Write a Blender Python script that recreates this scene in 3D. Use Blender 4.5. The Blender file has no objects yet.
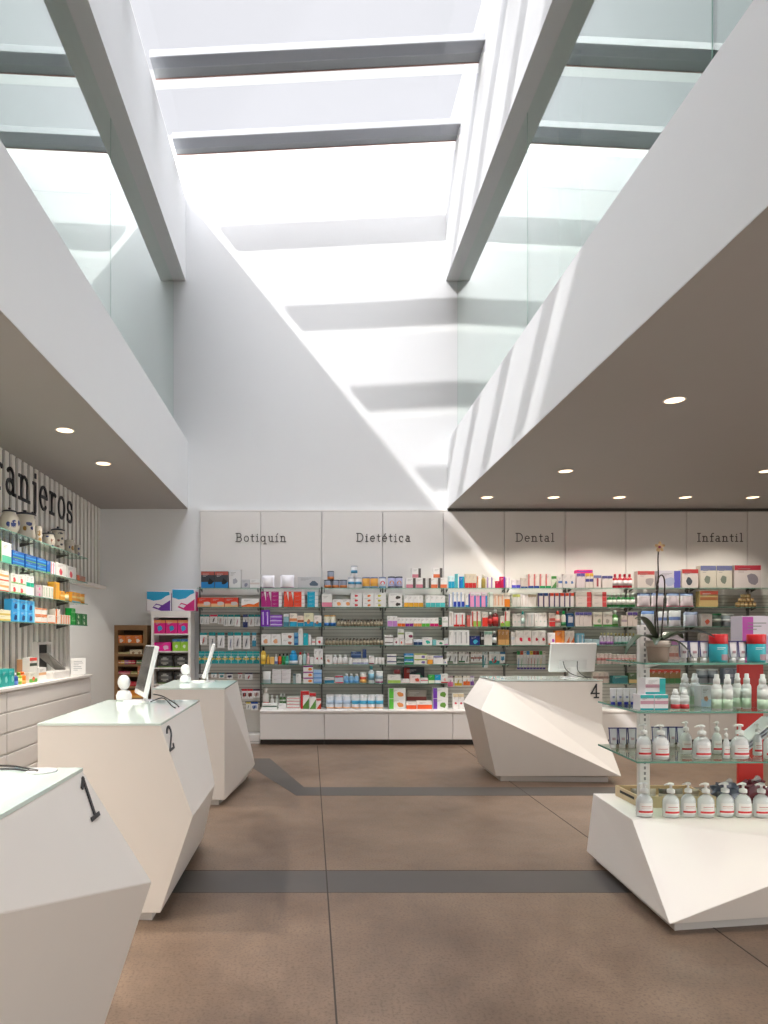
import bpy, math, random
from mathutils import Vector, Matrix
random.seed(7)
PI = math.pi
COL = bpy.context.scene.collection
F = 24.0 / 36 * 1024          # focal length in pixels, eye 1.5 m above the floor

# ------------------------------------------------------------------ materials
MATS = {}
def lin(h):
    h = h.lstrip('#'); h = h if len(h) == 6 else ''.join(q + q for q in h)
    v = [int(h[i:i+2], 16) / 255 for i in (0, 2, 4)]
    return tuple((c / 12.92 if c <= .04045 else ((c + .055) / 1.055) ** 2.4) for c in v) + (1,)
def nt(name):
    m = bpy.data.materials.new(name); m.use_nodes = True
    n = m.node_tree; p = n.nodes['Principled BSDF']
    return m, n, p
def mat(hexc, rough=.45, noise=.0, scale=20, metallic=0, bump=0, bscale=200):
    key = (hexc, rough, noise, scale, metallic, bump)
    if key in MATS: return MATS[key]
    m, n, p = nt('paint_' + hexc.strip('#'))
    c = lin(hexc)
    p.inputs['Roughness'].default_value = rough
    p.inputs['Metallic'].default_value = metallic
    p.inputs['Base Color'].default_value = c
    if noise:
        tc = n.nodes.new('ShaderNodeTexCoord'); t = n.nodes.new('ShaderNodeTexNoise')
        t.inputs['Scale'].default_value = scale; t.inputs['Detail'].default_value = 4
        mx = n.nodes.new('ShaderNodeMix'); mx.data_type = 'RGBA'
        n.links.new(tc.outputs['Object'], t.inputs['Vector']); n.links.new(t.outputs['Fac'], mx.inputs['Factor'])
        mx.inputs['A'].default_value = tuple(max(0, v * (1 - noise)) for v in c[:3]) + (1,)
        mx.inputs['B'].default_value = tuple(min(1, v * (1 + noise)) for v in c[:3]) + (1,)
        n.links.new(mx.outputs['Result'], p.inputs['Base Color'])
    if bump:
        tc = n.nodes.new('ShaderNodeTexCoord'); t = n.nodes.new('ShaderNodeTexNoise'); t.inputs['Scale'].default_value = bscale
        b = n.nodes.new('ShaderNodeBump'); b.inputs['Strength'].default_value = bump; b.inputs['Distance'].default_value = .002
        n.links.new(tc.outputs['Object'], t.inputs['Vector']); n.links.new(t.outputs['Fac'], b.inputs['Height'])
        n.links.new(b.outputs['Normal'], p.inputs['Normal'])
    MATS[key] = m
    return m
def pane_glass(name, tint, strength=1.0, rough=0.0):
    """thin architectural glass: fresnel reflection over tinted straight-through light"""
    m, n, p = nt(name); n.nodes.remove(p)
    out = n.nodes['Material Output']
    g = n.nodes.new('ShaderNodeNewGeometry')
    mr = n.nodes.new('ShaderNodeMapRange')
    mr.inputs['To Min'].default_value = 1.5; mr.inputs['To Max'].default_value = 1 / 1.5
    n.links.new(g.outputs['Backfacing'], mr.inputs['Value'])
    fr = n.nodes.new('ShaderNodeFresnel'); n.links.new(mr.outputs['Result'], fr.inputs['IOR'])
    mu = n.nodes.new('ShaderNodeMath'); mu.operation = 'MULTIPLY'; mu.inputs[1].default_value = strength
    n.links.new(fr.outputs['Fac'], mu.inputs[0])
    tr = n.nodes.new('ShaderNodeBsdfTransparent'); tr.inputs['Color'].default_value = tint
    gl = n.nodes.new('ShaderNodeBsdfGlossy'); gl.inputs['Roughness'].default_value = rough; gl.inputs['Color'].default_value = tuple(min(1, c * 1.04) for c in tint[:3]) + (1,)
    mx = n.nodes.new('ShaderNodeMixShader')
    n.links.new(mu.outputs[0], mx.inputs[0]); n.links.new(tr.outputs[0], mx.inputs[1]); n.links.new(gl.outputs[0], mx.inputs[2])
    n.links.new(mx.outputs[0], out.inputs['Surface'])
    return m
def emit(name, col, s):
    m, n, p = nt(name)
    p.inputs['Emission Color'].default_value = col; p.inputs['Emission Strength'].default_value = s
    return m
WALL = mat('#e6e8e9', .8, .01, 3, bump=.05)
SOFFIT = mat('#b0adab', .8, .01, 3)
WHITE = mat('#efece8', .35, .01, 8)
PANEL = mat('#e6e3df', .4, .01, 4)
SOLID = mat('#ebe5dd', .42, .012, 6)
DARK = mat('#2f2e2d', .6)
KICK = mat('#3a3633', .6)
STEEL = mat('#8d8d8c', .35, metallic=.8)
GREYBK = mat('#cdcac3', .6, .03, 60)
PAINTEDGLASS = mat('#e2f1ea', .05)
PANE = pane_glass('green_glazing', (.885, .95, .92, 1), 3.0)
SKYPANE = pane_glass('skylight_glazing', (.90, .90, .92, 1), .8)
SHELFGLASS = pane_glass('shelf_glass', (.90, .96, .93, 1), .9)
EDGE = mat('#6fa392', .15)
CLEAR = pane_glass('clear_plastic', (.975, .98, .985, 1), .5, .08)
BEAM = mat('#96999b', .5, .04, 5)
LAMPM = emit('lamp_lens', (1, .72, .46, 1), 2.2)

# ------------------------------------------------------------------ mesh building
class MB:
    def __init__(s): s.v = []; s.f = []; s.m = []; s.sm = []; s.mats = []
    def mi(s, m):
        if m not in s.mats: s.mats.append(m)
        return s.mats.index(m)
    def add(s, vs, fs, m, smooth=False, M=None):
        o = len(s.v); k = s.mi(m)
        for p in vs:
            p = Vector(p)
            s.v.append(tuple(M @ p) if M else tuple(p))
        for f in fs: s.f.append([i + o for i in f]); s.m.append(k); s.sm.append(smooth)
        return s
    def box(s, x0, x1, y0, y1, z0, z1, m, M=None, bev=0):
        if bev <= 0:
            vs = [(x, y, z) for z in (z0, z1) for y in (y0, y1) for x in (x0, x1)]
            fs = [(0, 2, 3, 1), (4, 5, 7, 6), (0, 1, 5, 4), (2, 6, 7, 3), (0, 4, 6, 2), (1, 3, 7, 5)]
            return s.add(vs, fs, m, False, M)
        # chamfered box: 24 vertices
        b = bev; X = (x0, x1); Y = (y0, y1); Z = (z0, z1); vs = []; idx = {}
        for i in (0, 1):
            for j in (0, 1):
                for k in (0, 1):
                    sx, sy, sz = (1 - 2*i) * b, (1 - 2*j) * b, (1 - 2*k) * b
                    for ax, p in enumerate([(X[i], Y[j]+sy, Z[k]+sz), (X[i]+sx, Y[j], Z[k]+sz), (X[i]+sx, Y[j]+sy, Z[k])]):
                        idx[i, j, k, ax] = len(vs); vs.append(p)
        fs = []
        for ax in range(3):
            for e in (0, 1):
                def g(a, c, ax=ax, e=e):
                    t = [0, 0, 0]; t[ax] = e; o = [q for q in range(3) if q != ax]; t[o[0]] = a; t[o[1]] = c
                    return idx[t[0], t[1], t[2], ax]
                q = (g(0, 0), g(1, 0), g(1, 1), g(0, 1))
                fs.append(q)
        for i, j, k in [(i, j, k) for i in (0, 1) for j in (0, 1) for k in (0, 1)]:
            fs.append((idx[i, j, k, 0], idx[i, j, k, 1], idx[i, j, k, 2]))
        for ax in range(3):                       # edge chamfers
            o = [q for q in range(3) if q != ax]
            for a in (0, 1):
                for c in (0, 1):
                    def h(e, w):
                        t = [0, 0, 0]; t[ax] = e; t[o[0]] = a; t[o[1]] = c
                        return idx[t[0], t[1], t[2], w]
                    fs.append((h(0, o[0]), h(1, o[0]), h(1, o[1]), h(0, o[1])))
        return s.add(vs, fs, m, False, M)
    def lathe(s, prof, m, seg=16, M=None, sx=1, sy=1, smooth=True, c=(0, 0, 0), caps=True):
        vs = []; fs = []
        for r, z in prof:
            for k in range(seg):
                a = 2 * PI * k / seg
                vs.append((c[0] + r * math.cos(a) * sx, c[1] + r * math.sin(a) * sy, c[2] + z))
        n = len(prof)
        for i in range(n - 1):
            for k in range(seg):
                k2 = (k + 1) % seg
                fs.append((i*seg+k, i*seg+k2, (i+1)*seg+k2, (i+1)*seg+k))
        s.add(vs, fs, m, smooth, M)
        o = len(s.v) - len(vs)
        for ring, flip in ((0, True), (n - 1, False)):
            if caps and prof[ring][0] > 1e-5:
                f = [o + ring * seg + k for k in range(seg)]
                s.f.append(f[::-1] if flip else f); s.m.append(s.mi(m)); s.sm.append(False)
        return s
    def tube(s, pts, r, m, seg=8, M=None):
        pts = [Vector(p) for p in pts]; vs = []; fs = []
        rr = r if isinstance(r, (list, tuple)) else [r] * len(pts)
        up = Vector((0, 0, 1))
        for i, p in enumerate(pts):
            d = (pts[min(i+1, len(pts)-1)] - pts[max(i-1, 0)]).normalized()
            a = d.cross(up)
            if a.length < .05: a = d.cross(Vector((1, 0, 0)))
            a.normalize(); b = a.cross(d).normalized()
            for k in range(seg):
                t = 2 * PI * k / seg
                vs.append(p + a * math.cos(t) * rr[i] + b * math.sin(t) * rr[i])
        for i in range(len(pts) - 1):
            for k in range(seg):
                k2 = (k + 1) % seg
                fs.append((i*seg+k, i*seg+k2, (i+1)*seg+k2, (i+1)*seg+k))
        fs.append(tuple(range(seg))[::-1]); fs.append(tuple((len(pts)-1)*seg + k for k in range(seg)))
        return s.add(vs, fs, m, True, M)
    def prism(s, poly, z0, z1, m, M=None):
        n = len(poly)
        vs = [(x, y, z0) for x, y in poly] + [(x, y, z1) for x, y in poly]
        fs = [tuple(range(n))[::-1], tuple(range(n, 2*n))] + [(i, (i+1) % n, (i+1) % n + n, i + n) for i in range(n)]
        return s.add(vs, fs, m, False, M)
    def mesh(s, name, fix=True):
        me = bpy.data.meshes.new(name); me.from_pydata(s.v, [], s.f)
        for m in s.mats: me.materials.append(m)
        me.polygons.foreach_set('material_index', s.m); me.polygons.foreach_set('use_smooth', s.sm)
        if fix:
            import bmesh
            b = bmesh.new(); b.from_mesh(me); bmesh.ops.recalc_face_normals(b, faces=b.faces); b.to_mesh(me); b.free()
        me.update(); return me
    def obj(s, name, parent=None, loc=(0, 0, 0), rz=0):
        return link(name, s.mesh(name), parent, loc, rz)
def link(name, me, parent=None, loc=(0, 0, 0), rz=0):
    o = bpy.data.objects.new(name, me); COL.objects.link(o)
    if parent: o.parent = parent
    o.location = loc; o.rotation_euler = (0, 0, rz)
    return o
LABELS = {}
def tag(o, label, cat, group=None, share=False):
    nw = len(label.split())
    if not 4 <= nw <= 16: print('LABELLEN', nw, label)
    if label in LABELS and not share: print('DUPLABEL', label)
    LABELS[label] = 1
    o['label'] = label; o['category'] = cat
    if group: o['group'] = group
    return o
def thing(name, label, cat, loc=(0, 0, 0), rz=0, group=None):
    return tag(link(name, None, None, loc, rz), label, cat, group)
def struct(o): o['kind'] = 'structure'; return o
def at(px, py, Y): return Vector(((px - 310) * Y / F, Y, 1.5 + (638 - py) * Y / F))
ORD = ['first', 'second', 'third', 'fourth', 'fifth', 'sixth', 'seventh', 'eighth', 'ninth', 'tenth', 'eleventh', 'twelfth',
       'thirteenth', 'fourteenth', 'fifteenth', 'sixteenth', 'seventeenth', 'eighteenth', 'nineteenth', 'twentieth']
NUM = ['zero', 'one', 'two', 'three', 'four', 'five', 'six', 'seven', 'eight', 'nine', 'ten', 'eleven', 'twelve', 'thirteen', 'fourteen',
       'fifteen', 'sixteen', 'seventeen', 'eighteen', 'nineteen', 'twenty']

# ------------------------------------------------------------------ slab-serif stroke lettering
def L(*p): return [(p[i], p[i+1]) for i in range(0, len(p), 2)]
def A(cx, cy, rx, ry, a0, a1, n=14):
    return [(cx + rx * math.cos(math.radians(a0 + (a1-a0) * i / n)), cy + ry * math.sin(math.radians(a0 + (a1-a0) * i / n))) for i in range(n + 1)]
EL = [L(.05, .36, .55, .36), A(.3, .33, .25, .33, 5, 315, 20)]
ISTEM = [L(.18, 0, .18, .62), L(.04, 0, .32, 0), L(.05, .62, .18, .62)]
G = {
 'B': (.8, [L(.15, 0, .15, 1), L(.02, 0, .42, 0), L(.02, 1, .4, 1), A(.4, .76, .24, .24, 90, -90), L(.15, .52, .42, .52), A(.42, .26, .28, .26, 90, -90)]),
 'D': (.9, [L(.15, 0, .15, 1), L(.02, 0, .36, 0), L(.02, 1, .36, 1), A(.36, .5, .44, .5, 90, -90, 20)]),
 'I': (.42, [L(.2, 0, .2, 1), L(.04, 0, .36, 0), L(.04, 1, .36, 1)]),
 'a': (.64, [A(.26, .18, .2, .18, 0, 360, 18), L(.46, 0, .46, .48), A(.28, .48, .18, .18, 0, 150, 10), L(.46, 0, .59, 0)]),
 'c': (.6, [A(.3, .33, .25, .33, 50, 312, 18), L(.48, .62, .48, .46)]),
 'e': (.62, EL), 'é': (.62, EL + [L(.3, .78, .42, .95)]),
 'f': (.46, [L(.2, 0, .2, .8), A(.36, .8, .16, .2, 180, 50, 8), L(.04, .62, .4, .62), L(.06, 0, .36, 0)]),
 'i': (.38, ISTEM + [L(.18, .82, .18, .88)]), 'í': (.38, ISTEM + [L(.16, .78, .28, .95)]),
 'j': (.36, [L(.22, .62, .22, -.12), A(.06, -.12, .16, .18, 0, -120, 8), L(.08, .62, .22, .62), L(.22, .82, .22, .88)]),
 'l': (.38, [L(.18, 0, .18, 1), L(.04, 0, .32, 0), L(.05, 1, .18, 1)]),
 'n': (.74, [L(.16, 0, .16, .62), A(.36, .4, .2, .24, 180, 0, 12), L(.56, .4, .56, 0), L(.03, 0, .29, 0), L(.43, 0, .69, 0), L(.04, .62, .16, .62)]),
 'o': (.62, [A(.3, .33, .26, .33, 0, 360, 22)]),
 'q': (.7, [A(.28, .33, .24, .33, 0, 360, 22), L(.53, .64, .53, -.3), L(.38, -.3, .68, -.3)]),
 'r': (.52, [L(.16, 0, .16, .62), L(.03, 0, .32, 0), L(.04, .62, .16, .62), A(.36, .36, .2, .27, 180, 55, 8)]),
 's': (.52, [A(.25, .48, .18, .17, 25, 270, 12), A(.25, .16, .2, .16, 90, -155, 12), L(.43, .6, .43, .47), L(.05, .05, .05, .2)]),
 't': (.46, [L(.2, .86, .2, .14), A(.32, .14, .12, .14, 180, 310, 8), L(.04, .62, .4, .62)]),
 'u': (.72, [L(.16, .62, .16, .22), A(.34, .22, .18, .22, 180, 360, 12), L(.52, .62, .52, 0), L(.04, .62, .16, .62), L(.4, .62, .52, .62), L(.52, 0, .65, 0)]),
 '1': (.6, [L(.3, 0, .3, 1), L(.3, 1, .1, .84), L(.08, 0, .52, 0)]),
 '2': (.62, [A(.3, .72, .24, .28, 170, -38, 14), L(.49, .55, .06, .02), L(.06, 0, .54, 0), L(.54, 0, .54, .14)]),
 '4': (.68, [L(.42, 0, .42, 1), L(.42, 1, .04, .32), L(.04, .32, .62, .32), L(.28, 0, .58, 0)]),
}
def lettering(text, h, track=.08, w=.1, depth=.006, m=None):
    """letters standing in the local XZ plane, front towards -Y, centred on x"""
    out = []; m = m or mat('#4a4a4c', .5)
    tot = sum(G[c][0] + track for c in text) - track; x = -tot / 2
    for c in text:
        mb = MB(); out.append(mb)
        for st in G[c][1]:
            for (ax, az), (bx, bz) in zip(st, st[1:]):
                d = Vector((bx-ax, bz-az)); l = d.length; d /= l; nrm = Vector((-d.y, d.x)) * w / 2; e = d * w * (.5 if len(st) == 2 else .2)
                a = Vector((ax + x, az)) - e; b = Vector((bx + x, bz)) + e
                q = [a - nrm, b - nrm, b + nrm, a + nrm]
                vs = [(p.x*h, -depth, p.y*h) for p in q] + [(p.x*h, 0, p.y*h) for p in q]
                mb.add(vs, [(0, 1, 2, 3), (7, 6, 5, 4), (0, 4, 5, 1), (1, 5, 6, 2), (2, 6, 7, 3), (3, 7, 4, 0)], m)
        x += G[c][0] + track
    return out, tot * h

# ------------------------------------------------------------------ products
def front(mb, w, h, y, design, M=None):
    """printed fields on the front of a carton, each a fraction of a millimetre proud"""
    for k, d in enumerate(design):
        t = d[0]; c = mat(d[1], .4); yy = y - .0006 * (k + 1)
        def q(x0, z0, x1, z1): mb.add([(x0, yy, z0), (x1, yy, z0), (x1, yy, z1), (x0, yy, z1)], [(0, 1, 2, 3)], c, M=M)
        if t == 'band': q(-w*.49, .002, w*.49, h*.36)
        elif t == 'half': q(-w*.49, .002, w*.49, h*.55)
        elif t == 'top': q(-w*.49, h*.78, w*.49, h*.99)
        elif t == 'mid': q(-w*.49, h*.42, w*.49, h*.62)
        elif t == 'left': q(-w*.49, .002, -w*.22, h*.98)
        elif t == 'right': q(w*.2, .002, w*.49, h*.98)
        elif t == 'vline': q(-w*.12, h*.12, w*.12, h*.88)
        elif t == 'label': q(-w*.34, h*.3, w*.34, h*.75)
        elif t == 'lines':
            for i in range(3): q(-w*.36, h*(.83-.07*i), w*(.1-.12*i), h*(.848-.07*i))
        elif t == 'base': q(-w*.49, .002, w*.49, h*.15)
        elif t in ('spot', 'spotr'):
            rn = random.Random(int(w*9999) + int(h*7777) + len(t)); cx = rn.uniform(-.08, .08)*w if t == 'spot' else w*.2; r = min(w, h) * .24; cz = h*.38
            rr = [r*rn.uniform(.75, 1.25) for a in range(10)]; ex = min(1.5, max(.8, w/h))
            mb.add([(cx + rr[a]*ex*math.cos(a*PI/5), yy, cz + rr[a]*math.sin(a*PI/5)) for a in range(10)], [tuple(range(10))], c, M=M)
        elif t == 'diag': mb.add([(-w*.49, yy, .002), (w*.49, yy, .002), (w*.49, yy, h*.6)], [(0, 1, 2)], c, M=M)
        elif t == 'wave': mb.add([(-w*.49, yy, .002), (w*.49, yy, .002), (w*.49, yy, h*.6), (w*.2, yy, h*.3), (-w*.1, yy, h*.38), (-w*.49, yy, h*.15)], [(0, 1, 2, 3, 4, 5)], c, M=M)
        elif t == 'swoosh': mb.add([(w*.05, yy, h*.98), (w*.49, yy, h*.98), (w*.49, yy, h*.35)], [(0, 1, 2)], c, M=M)
CACHE = {}
def product(kind, w, h, d, c, design=(), cap=None):
    """returns [(part name, mesh, parent index)], first entry is the body"""
    w, h, d = round(w, 3), round(h, 3), round(d, 3)
    key = (kind, w, h, d, c, tuple(design), cap)
    if key in CACHE: return CACHE[key]
    body = MB(); m = mat(c, .4); parts = []
    if kind == 'carton':
        body.box(-w/2, w/2, 0, d, 0, h, m, bev=min(.0015, w*.05)); front(body, w, h, 0, design)
        if not any(t[0] == 'lines' for t in design): front(body, w, h, -.002, [('lines', '#8c8c8c' if sum(lin(c)[:3]) > 1.2 else '#d8d8d8')])
        # end flap seam on the top
        body.box(-w*.48, w*.48, d*.49, d*.51, h, h+.0006, mat('#b8b4ae', .6))
        parts = [('carton', body.mesh('carton'))]
    elif kind in ('can', 'jar'):
        r = w/2; body.lathe([(r*.94, 0), (r, h*.03), (r, h*.86), (r*.95, h*.88), (r*.95, h*.9)], m, 18, c=(0, r, 0))
        for t in design:
            z = {'band': (.04, .35), 'top': (.7, .85), 'mid': (.35, .6), 'half': (.04, .5), 'label': (.2, .7), 'base': (.04, .15)}.get(t[0])
            if z: body.lathe([(r*1.01, h*z[0]), (r*1.01, h*z[1])], mat(t[1], .4), 18, c=(0, r, 0))
            if t[0] == 'spot':
                rr = r*.62; cz = h*.45
                vs = []
                for a in range(12):
                    x = rr*math.cos(a*PI/6); vs.append((x, r - math.sqrt((r*1.03)**2 - x*x), cz + rr*math.sin(a*PI/6)))
                body.add(vs, [tuple(range(12))], mat(t[1], .4))
        lid = MB(); lid.lathe([(r*1.0, h*.88), (r*1.02, h*.9), (r*1.02, h*.98), (r*.97, h)], mat(cap or '#c9c9c9', .35), 18, c=(0, r, 0))
        parts = [(kind, body.mesh(kind)), ('lid', lid.mesh('lid'))]
    elif kind == 'bottle':
        r = w/2; sy = .8
        body.lathe([(r*.9, 0), (r, h*.03), (r, h*.62), (r*.85, h*.7), (r*.4, h*.76), (r*.36, h*.82)], m, 16, sy=sy, c=(0, r*sy, 0))
        for t in design:
            z = {'band': (.05, .3), 'label': (.18, .55), 'mid': (.25, .5), 'half': (.05, .5), 'base': (.04, .12), 'top': (.5, .6)}.get(t[0])
            if z: body.lathe([(r*1.015, h*z[0]), (r*1.015, h*z[1])], mat(t[1], .4), 16, sy=sy, c=(0, r*sy, 0))
        cp = MB(); cp.lathe([(r*.5, h*.79), (r*.5, h*.97), (r*.42, h)], mat(cap or '#f0f0f0', .35), 14, c=(0, r*sy, 0))
        parts = [('bottle', body.mesh('bottle')), ('cap', cp.mesh('cap'))]
    elif kind == 'spray':
        r = w/2
        body.lathe([(r*.9, 0), (r, h*.03), (r, h*.62), (r*.88, h*.68), (r*.6, h*.72), (r*.5, h*.75)], m, 18, c=(0, r, 0))
        for t in design:
            z = {'band': (.04, .26), 'label': (.3, .58), 'half': (.04, .3)}.get(t[0])
            if z: body.lathe([(r*1.012, h*z[0]), (r*1.012, h*z[1])], mat(t[1], .35), 18, c=(0, r, 0))
        cp = MB(); cp.lathe([(r*.68, h*.72), (r*.68, h*.86), (r*.5, h*.88), (r*.46, h*.985), (r*.38, h)], mat(cap or '#f4f4f4', .35), 16, c=(0, r, 0))
        parts = [('bottle', body.mesh('bottle')), ('cap', cp.mesh('cap'))]
    elif kind == 'pump':
        r = w/2; sy = .62
        body.lathe([(r*.9, 0), (r, h*.03), (r, h*.47), (r*.93, h*.54), (r*.68, h*.62), (r*.36, h*.68), (r*.32, h*.74)], CLEAR, 22, sy=sy, c=(0, r*sy, 0))
        gel = MB(); gel.lathe([(r*.84, h*.015), (r*.96, h*.04), (r*.96, h*.46), (r*.89, h*.53), (r*.65, h*.605), (r*.34, h*.665)], mat('#e6e8e7', .12), 20, sy=sy, c=(0, r*sy, 0))
        lab = MB()
        n = 10; vs = []; fs = []
        def arc(z0, z1, col, k=1.02, a=.85):
            vs = []
            for i in range(n+1):
                t = -PI/2 + (i/n*2-1)*a
                for z in (z0, z1): vs.append((r*k*math.cos(t), r*sy + r*sy*k*math.sin(t), z))
            lab.add(vs, [(2*i, 2*i+2, 2*i+3, 2*i+1) for i in range(n)], mat(col, .4), True)
        arc(h*.1, h*.42, '#f2f0ee'); arc(h*.14, h*.195, '#d8232a', 1.03, .95); arc(h*.31, h*.325, '#c05a58', 1.03, .6); arc(h*.26, h*.268, '#c9a0a0', 1.03, .6)
        pm = MB(); W = mat('#f2f2f1', .3)
        pm.lathe([(r*.42, h*.71), (r*.44, h*.72), (r*.44, h*.8), (r*.36, h*.82), (r*.14, h*.84), (r*.14, h*.93), (r*.34, h*.935), (r*.34, h*.985), (r*.2, h)], W, 14, c=(0, r*sy, 0))
        pm.tube([(0, r*sy, h*.965), (-r*.5, r*sy*.8, h*.97), (-r*.85, r*sy*.7, h*.945)], [r*.16, r*.12, r*.09], W, 8)
        parts = [('bottle', body.mesh('bottle')), ('gel', gel.mesh('gel')), ('label', lab.mesh('label')), ('pump', pm.mesh('pump'))]
    elif kind == 'tube':
        # standing on its cap, body flattening to a wide crimp at the top
        vs = []; fs = []; seg = 16; R = w/2
        lv = [(.16, .62, .62), (.2, .8, .8), (.3, .84, .78), (.6, .93, .5), (.9, 1.0, .12), (1, 1.0, .06)]
        for z, ax, ay in lv:
            for k in range(seg):
                t = 2*PI*k/seg; vs.append((R*ax*math.cos(t), R*.8 + R*.8*ay*math.sin(t), z*h))
        for i in range(len(lv)-1):
            for k in range(seg):
                k2 = (k+1) % seg; fs.append((i*seg+k, i*seg+k2, (i+1)*seg+k2, (i+1)*seg+k))
        fs.append(tuple(range(seg))[::-1]); fs.append(tuple((len(lv)-1)*seg+k for k in range(seg)))
        body.add(vs, fs, m, True)
        for t in design:
            e = mat(t[1], .4)
            if t[0] == 'edge':
                for sg in (-1, 1):
                    q = [(sg*R*.70, R*.42, h*.22), (sg*R*.86, R*.46, h*.22), (sg*R*1.03, R*.64, h), (sg*R*.84, R*.62, h)]
                    if sg < 0: q = q[::-1]
                    body.add(q + [(x, y + .0015, z) for x, y, z in q], [(0, 1, 2, 3), (7, 6, 5, 4), (0, 4, 5, 1), (1, 5, 6, 2), (2, 6, 7, 3), (3, 7, 4, 0)], e)
                body.box(-R*1.02, R*1.02, R*.60, R*.98, h*.955, h*1.0, e)
            if t[0] == 'print': body.box(-R*.35, R*.3, R*.1, R*.3, h*.4, h*.52, e)
        cp = MB(); cp.lathe([(R*.62, 0), (R*.66, .002), (R*.6, h*.17)], mat(cap or '#f2f2f2', .3), 16, c=(0, R*.8, 0))
        parts = [('tube', body.mesh('tube')), ('cap', cp.mesh('cap'))]
    elif kind == 'vial':
        r = w/2; body.lathe([(r*.95, 0), (r, h*.04), (r, h*.7), (r*.6, h*.76)], m, 12, c=(0, r, 0))
        body.lathe([(r*1.02, h*.12), (r*1.02, h*.55)], mat('#a3957c', .5), 12, c=(0, r, 0))
        cp = MB(); cp.lathe([(r*.62, h*.74), (r*.62, h), (r*.5, h)], mat(cap or '#4a3f33', .4), 12, c=(0, r, 0))
        parts = [('vial', body.mesh('vial')), ('cap', cp.mesh('cap'))]
    elif kind == 'pack':
        # hanging card with a clear blister and its product; local z=0 is the bottom
        body.box(-w/2, w/2, d*.5, d*.5+.002, 0, h, mat('#eeeeec', .5))
        body.box(-w/2, w/2, d*.5-.001, d*.5+.003, h*.8, h, m)
        body.box(-.006, .006, d*.5-.0015, d*.5+.0035, h*.9, h*.93, DARK)
        front(body, w, h*.78, d*.5-.001, design)
        bl = MB(); bl.box(-w*.32, w*.32, d*.22, d*.5, h*.08, h*.68, CLEAR, bev=.004)
        it = MB(); it.tube([(-w*.1, d*.4, h*.14), (0, d*.38, h*.4), (w*.1, d*.4, h*.62)], [w*.06, w*.09, w*.05], mat(cap or '#c8c8c8', .4), 8)
        parts = [('hanging_pack', body.mesh('hanging_pack')), ('blister', bl.mesh('blister')), ('contents', it.mesh('contents'))]
    elif kind == 'pouch':
        # soft bag: bulging front, welded top and bottom
        nx, nz = 8, 10; vs = []; fs = []
        for s in (-1, 1):
            for j in range(nz+1):
                for i in range(nx+1):
                    u = i/nx*2-1; v = j/nz
                    b = (1-abs(u)**3) * math.sin(PI*min(1, max(0, .12+v*.88)))**.6 if v < 1 else 0
                    vs.append((u*w/2*(1-.06*math.sin(PI*v)), d/2 + s*d/2*b*.95, v*h))
        N = (nx+1)*(nz+1)
        for s in (0, 1):
            for j in range(nz):
                for i in range(nx):
                    a = s*N + j*(nx+1)+i; fs.append((a, a+1, a+nx+2, a+nx+1))
        for j in range(nz):
            for i in (0, nx):
                a = j*(nx+1)+i; fs.append((a, a+nx+1, a+nx+1+N, a+N))
        for i in range(nx):
            for j in (0, nz):
                a = j*(nx+1)+i; fs.append((a, a+1, a+1+N, a+N))
        body.add(vs, fs, m, True)
        k0 = body.mi(m)
        for t in design:
            zz = {'band': (0, .3), 'top': (.78, 1.01), 'half': (0, .5), 'mid': (.4, .62), 'base': (0, .12), 'label': (.3, .7)}.get(t[0])
            k = body.mi(mat(t[1], .4))
            for fi, f in enumerate(body.f):
                cz = sum(body.v[q][2] for q in f)/4/h; cx = sum(body.v[q][0] for q in f)/4/(w/2)
                if zz and zz[0] <= cz <= zz[1] and (t[0] != 'label' or abs(cx) < .6): body.m[fi] = k
                if t[0] == 'diag' and cz < .55 + cx*.4: body.m[fi] = k
                if t[0] == 'spot' and (cx*w/2)**2 + ((cz-.5)*h)**2 < (min(w, h)*.28)**2: body.m[fi] = k
        parts = [('pouch', body.mesh('pouch'))]
    CACHE[key] = parts
    return parts
NAMES = {'carton': ('medicine_carton', 'carton'), 'can': ('product_canister', 'canister'), 'jar': ('cream_jar', 'jar'), 'bottle': ('product_bottle', 'bottle'),
         'spray': ('spray_bottle', 'bottle'), 'pump': ('pump_bottle', 'bottle'), 'tube': ('cream_tube', 'tube'), 'vial': ('glass_vial', 'vial'),
         'pack': ('hanging_pack', 'hanging pack'), 'pouch': ('product_pouch', 'pouch')}
COUNT = {}
CARTON = ['medicine_carton', 'carton']
def place(kind, w, h, d, c, design, cap, loc, rz, label, group=None, share=False):
    parts = product(kind, w, h, d, c, tuple(design), cap)
    nm, cat = CARTON if kind == 'carton' else NAMES[kind]
    COUNT[kind] = COUNT.get(kind, 0) + 1
    if len(parts) == 1:
        o = link(nm, parts[0][1], None, loc, rz)
    else:
        o = link(nm, None, None, loc, rz)
        made = {}
        for pn, me in parts: made[pn] = link(pn, me, made.get({'gel': 'bottle', 'label': 'bottle', 'contents': 'blister'}.get(pn), o))
    tag(o, label, cat, group)
    return o

# ================================================================== THE ROOM
ZS = 3.40                      # soffit height
XL, XR = -1.80, 2.02           # edges of the double-height void
YB = 10.05                     # back wall
def sbox(name, x0, x1, y0, y1, z0, z1, m, parent=None):
    return struct(MB().box(x0, x1, y0, y1, z0, z1, m).obj(name, parent))
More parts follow.
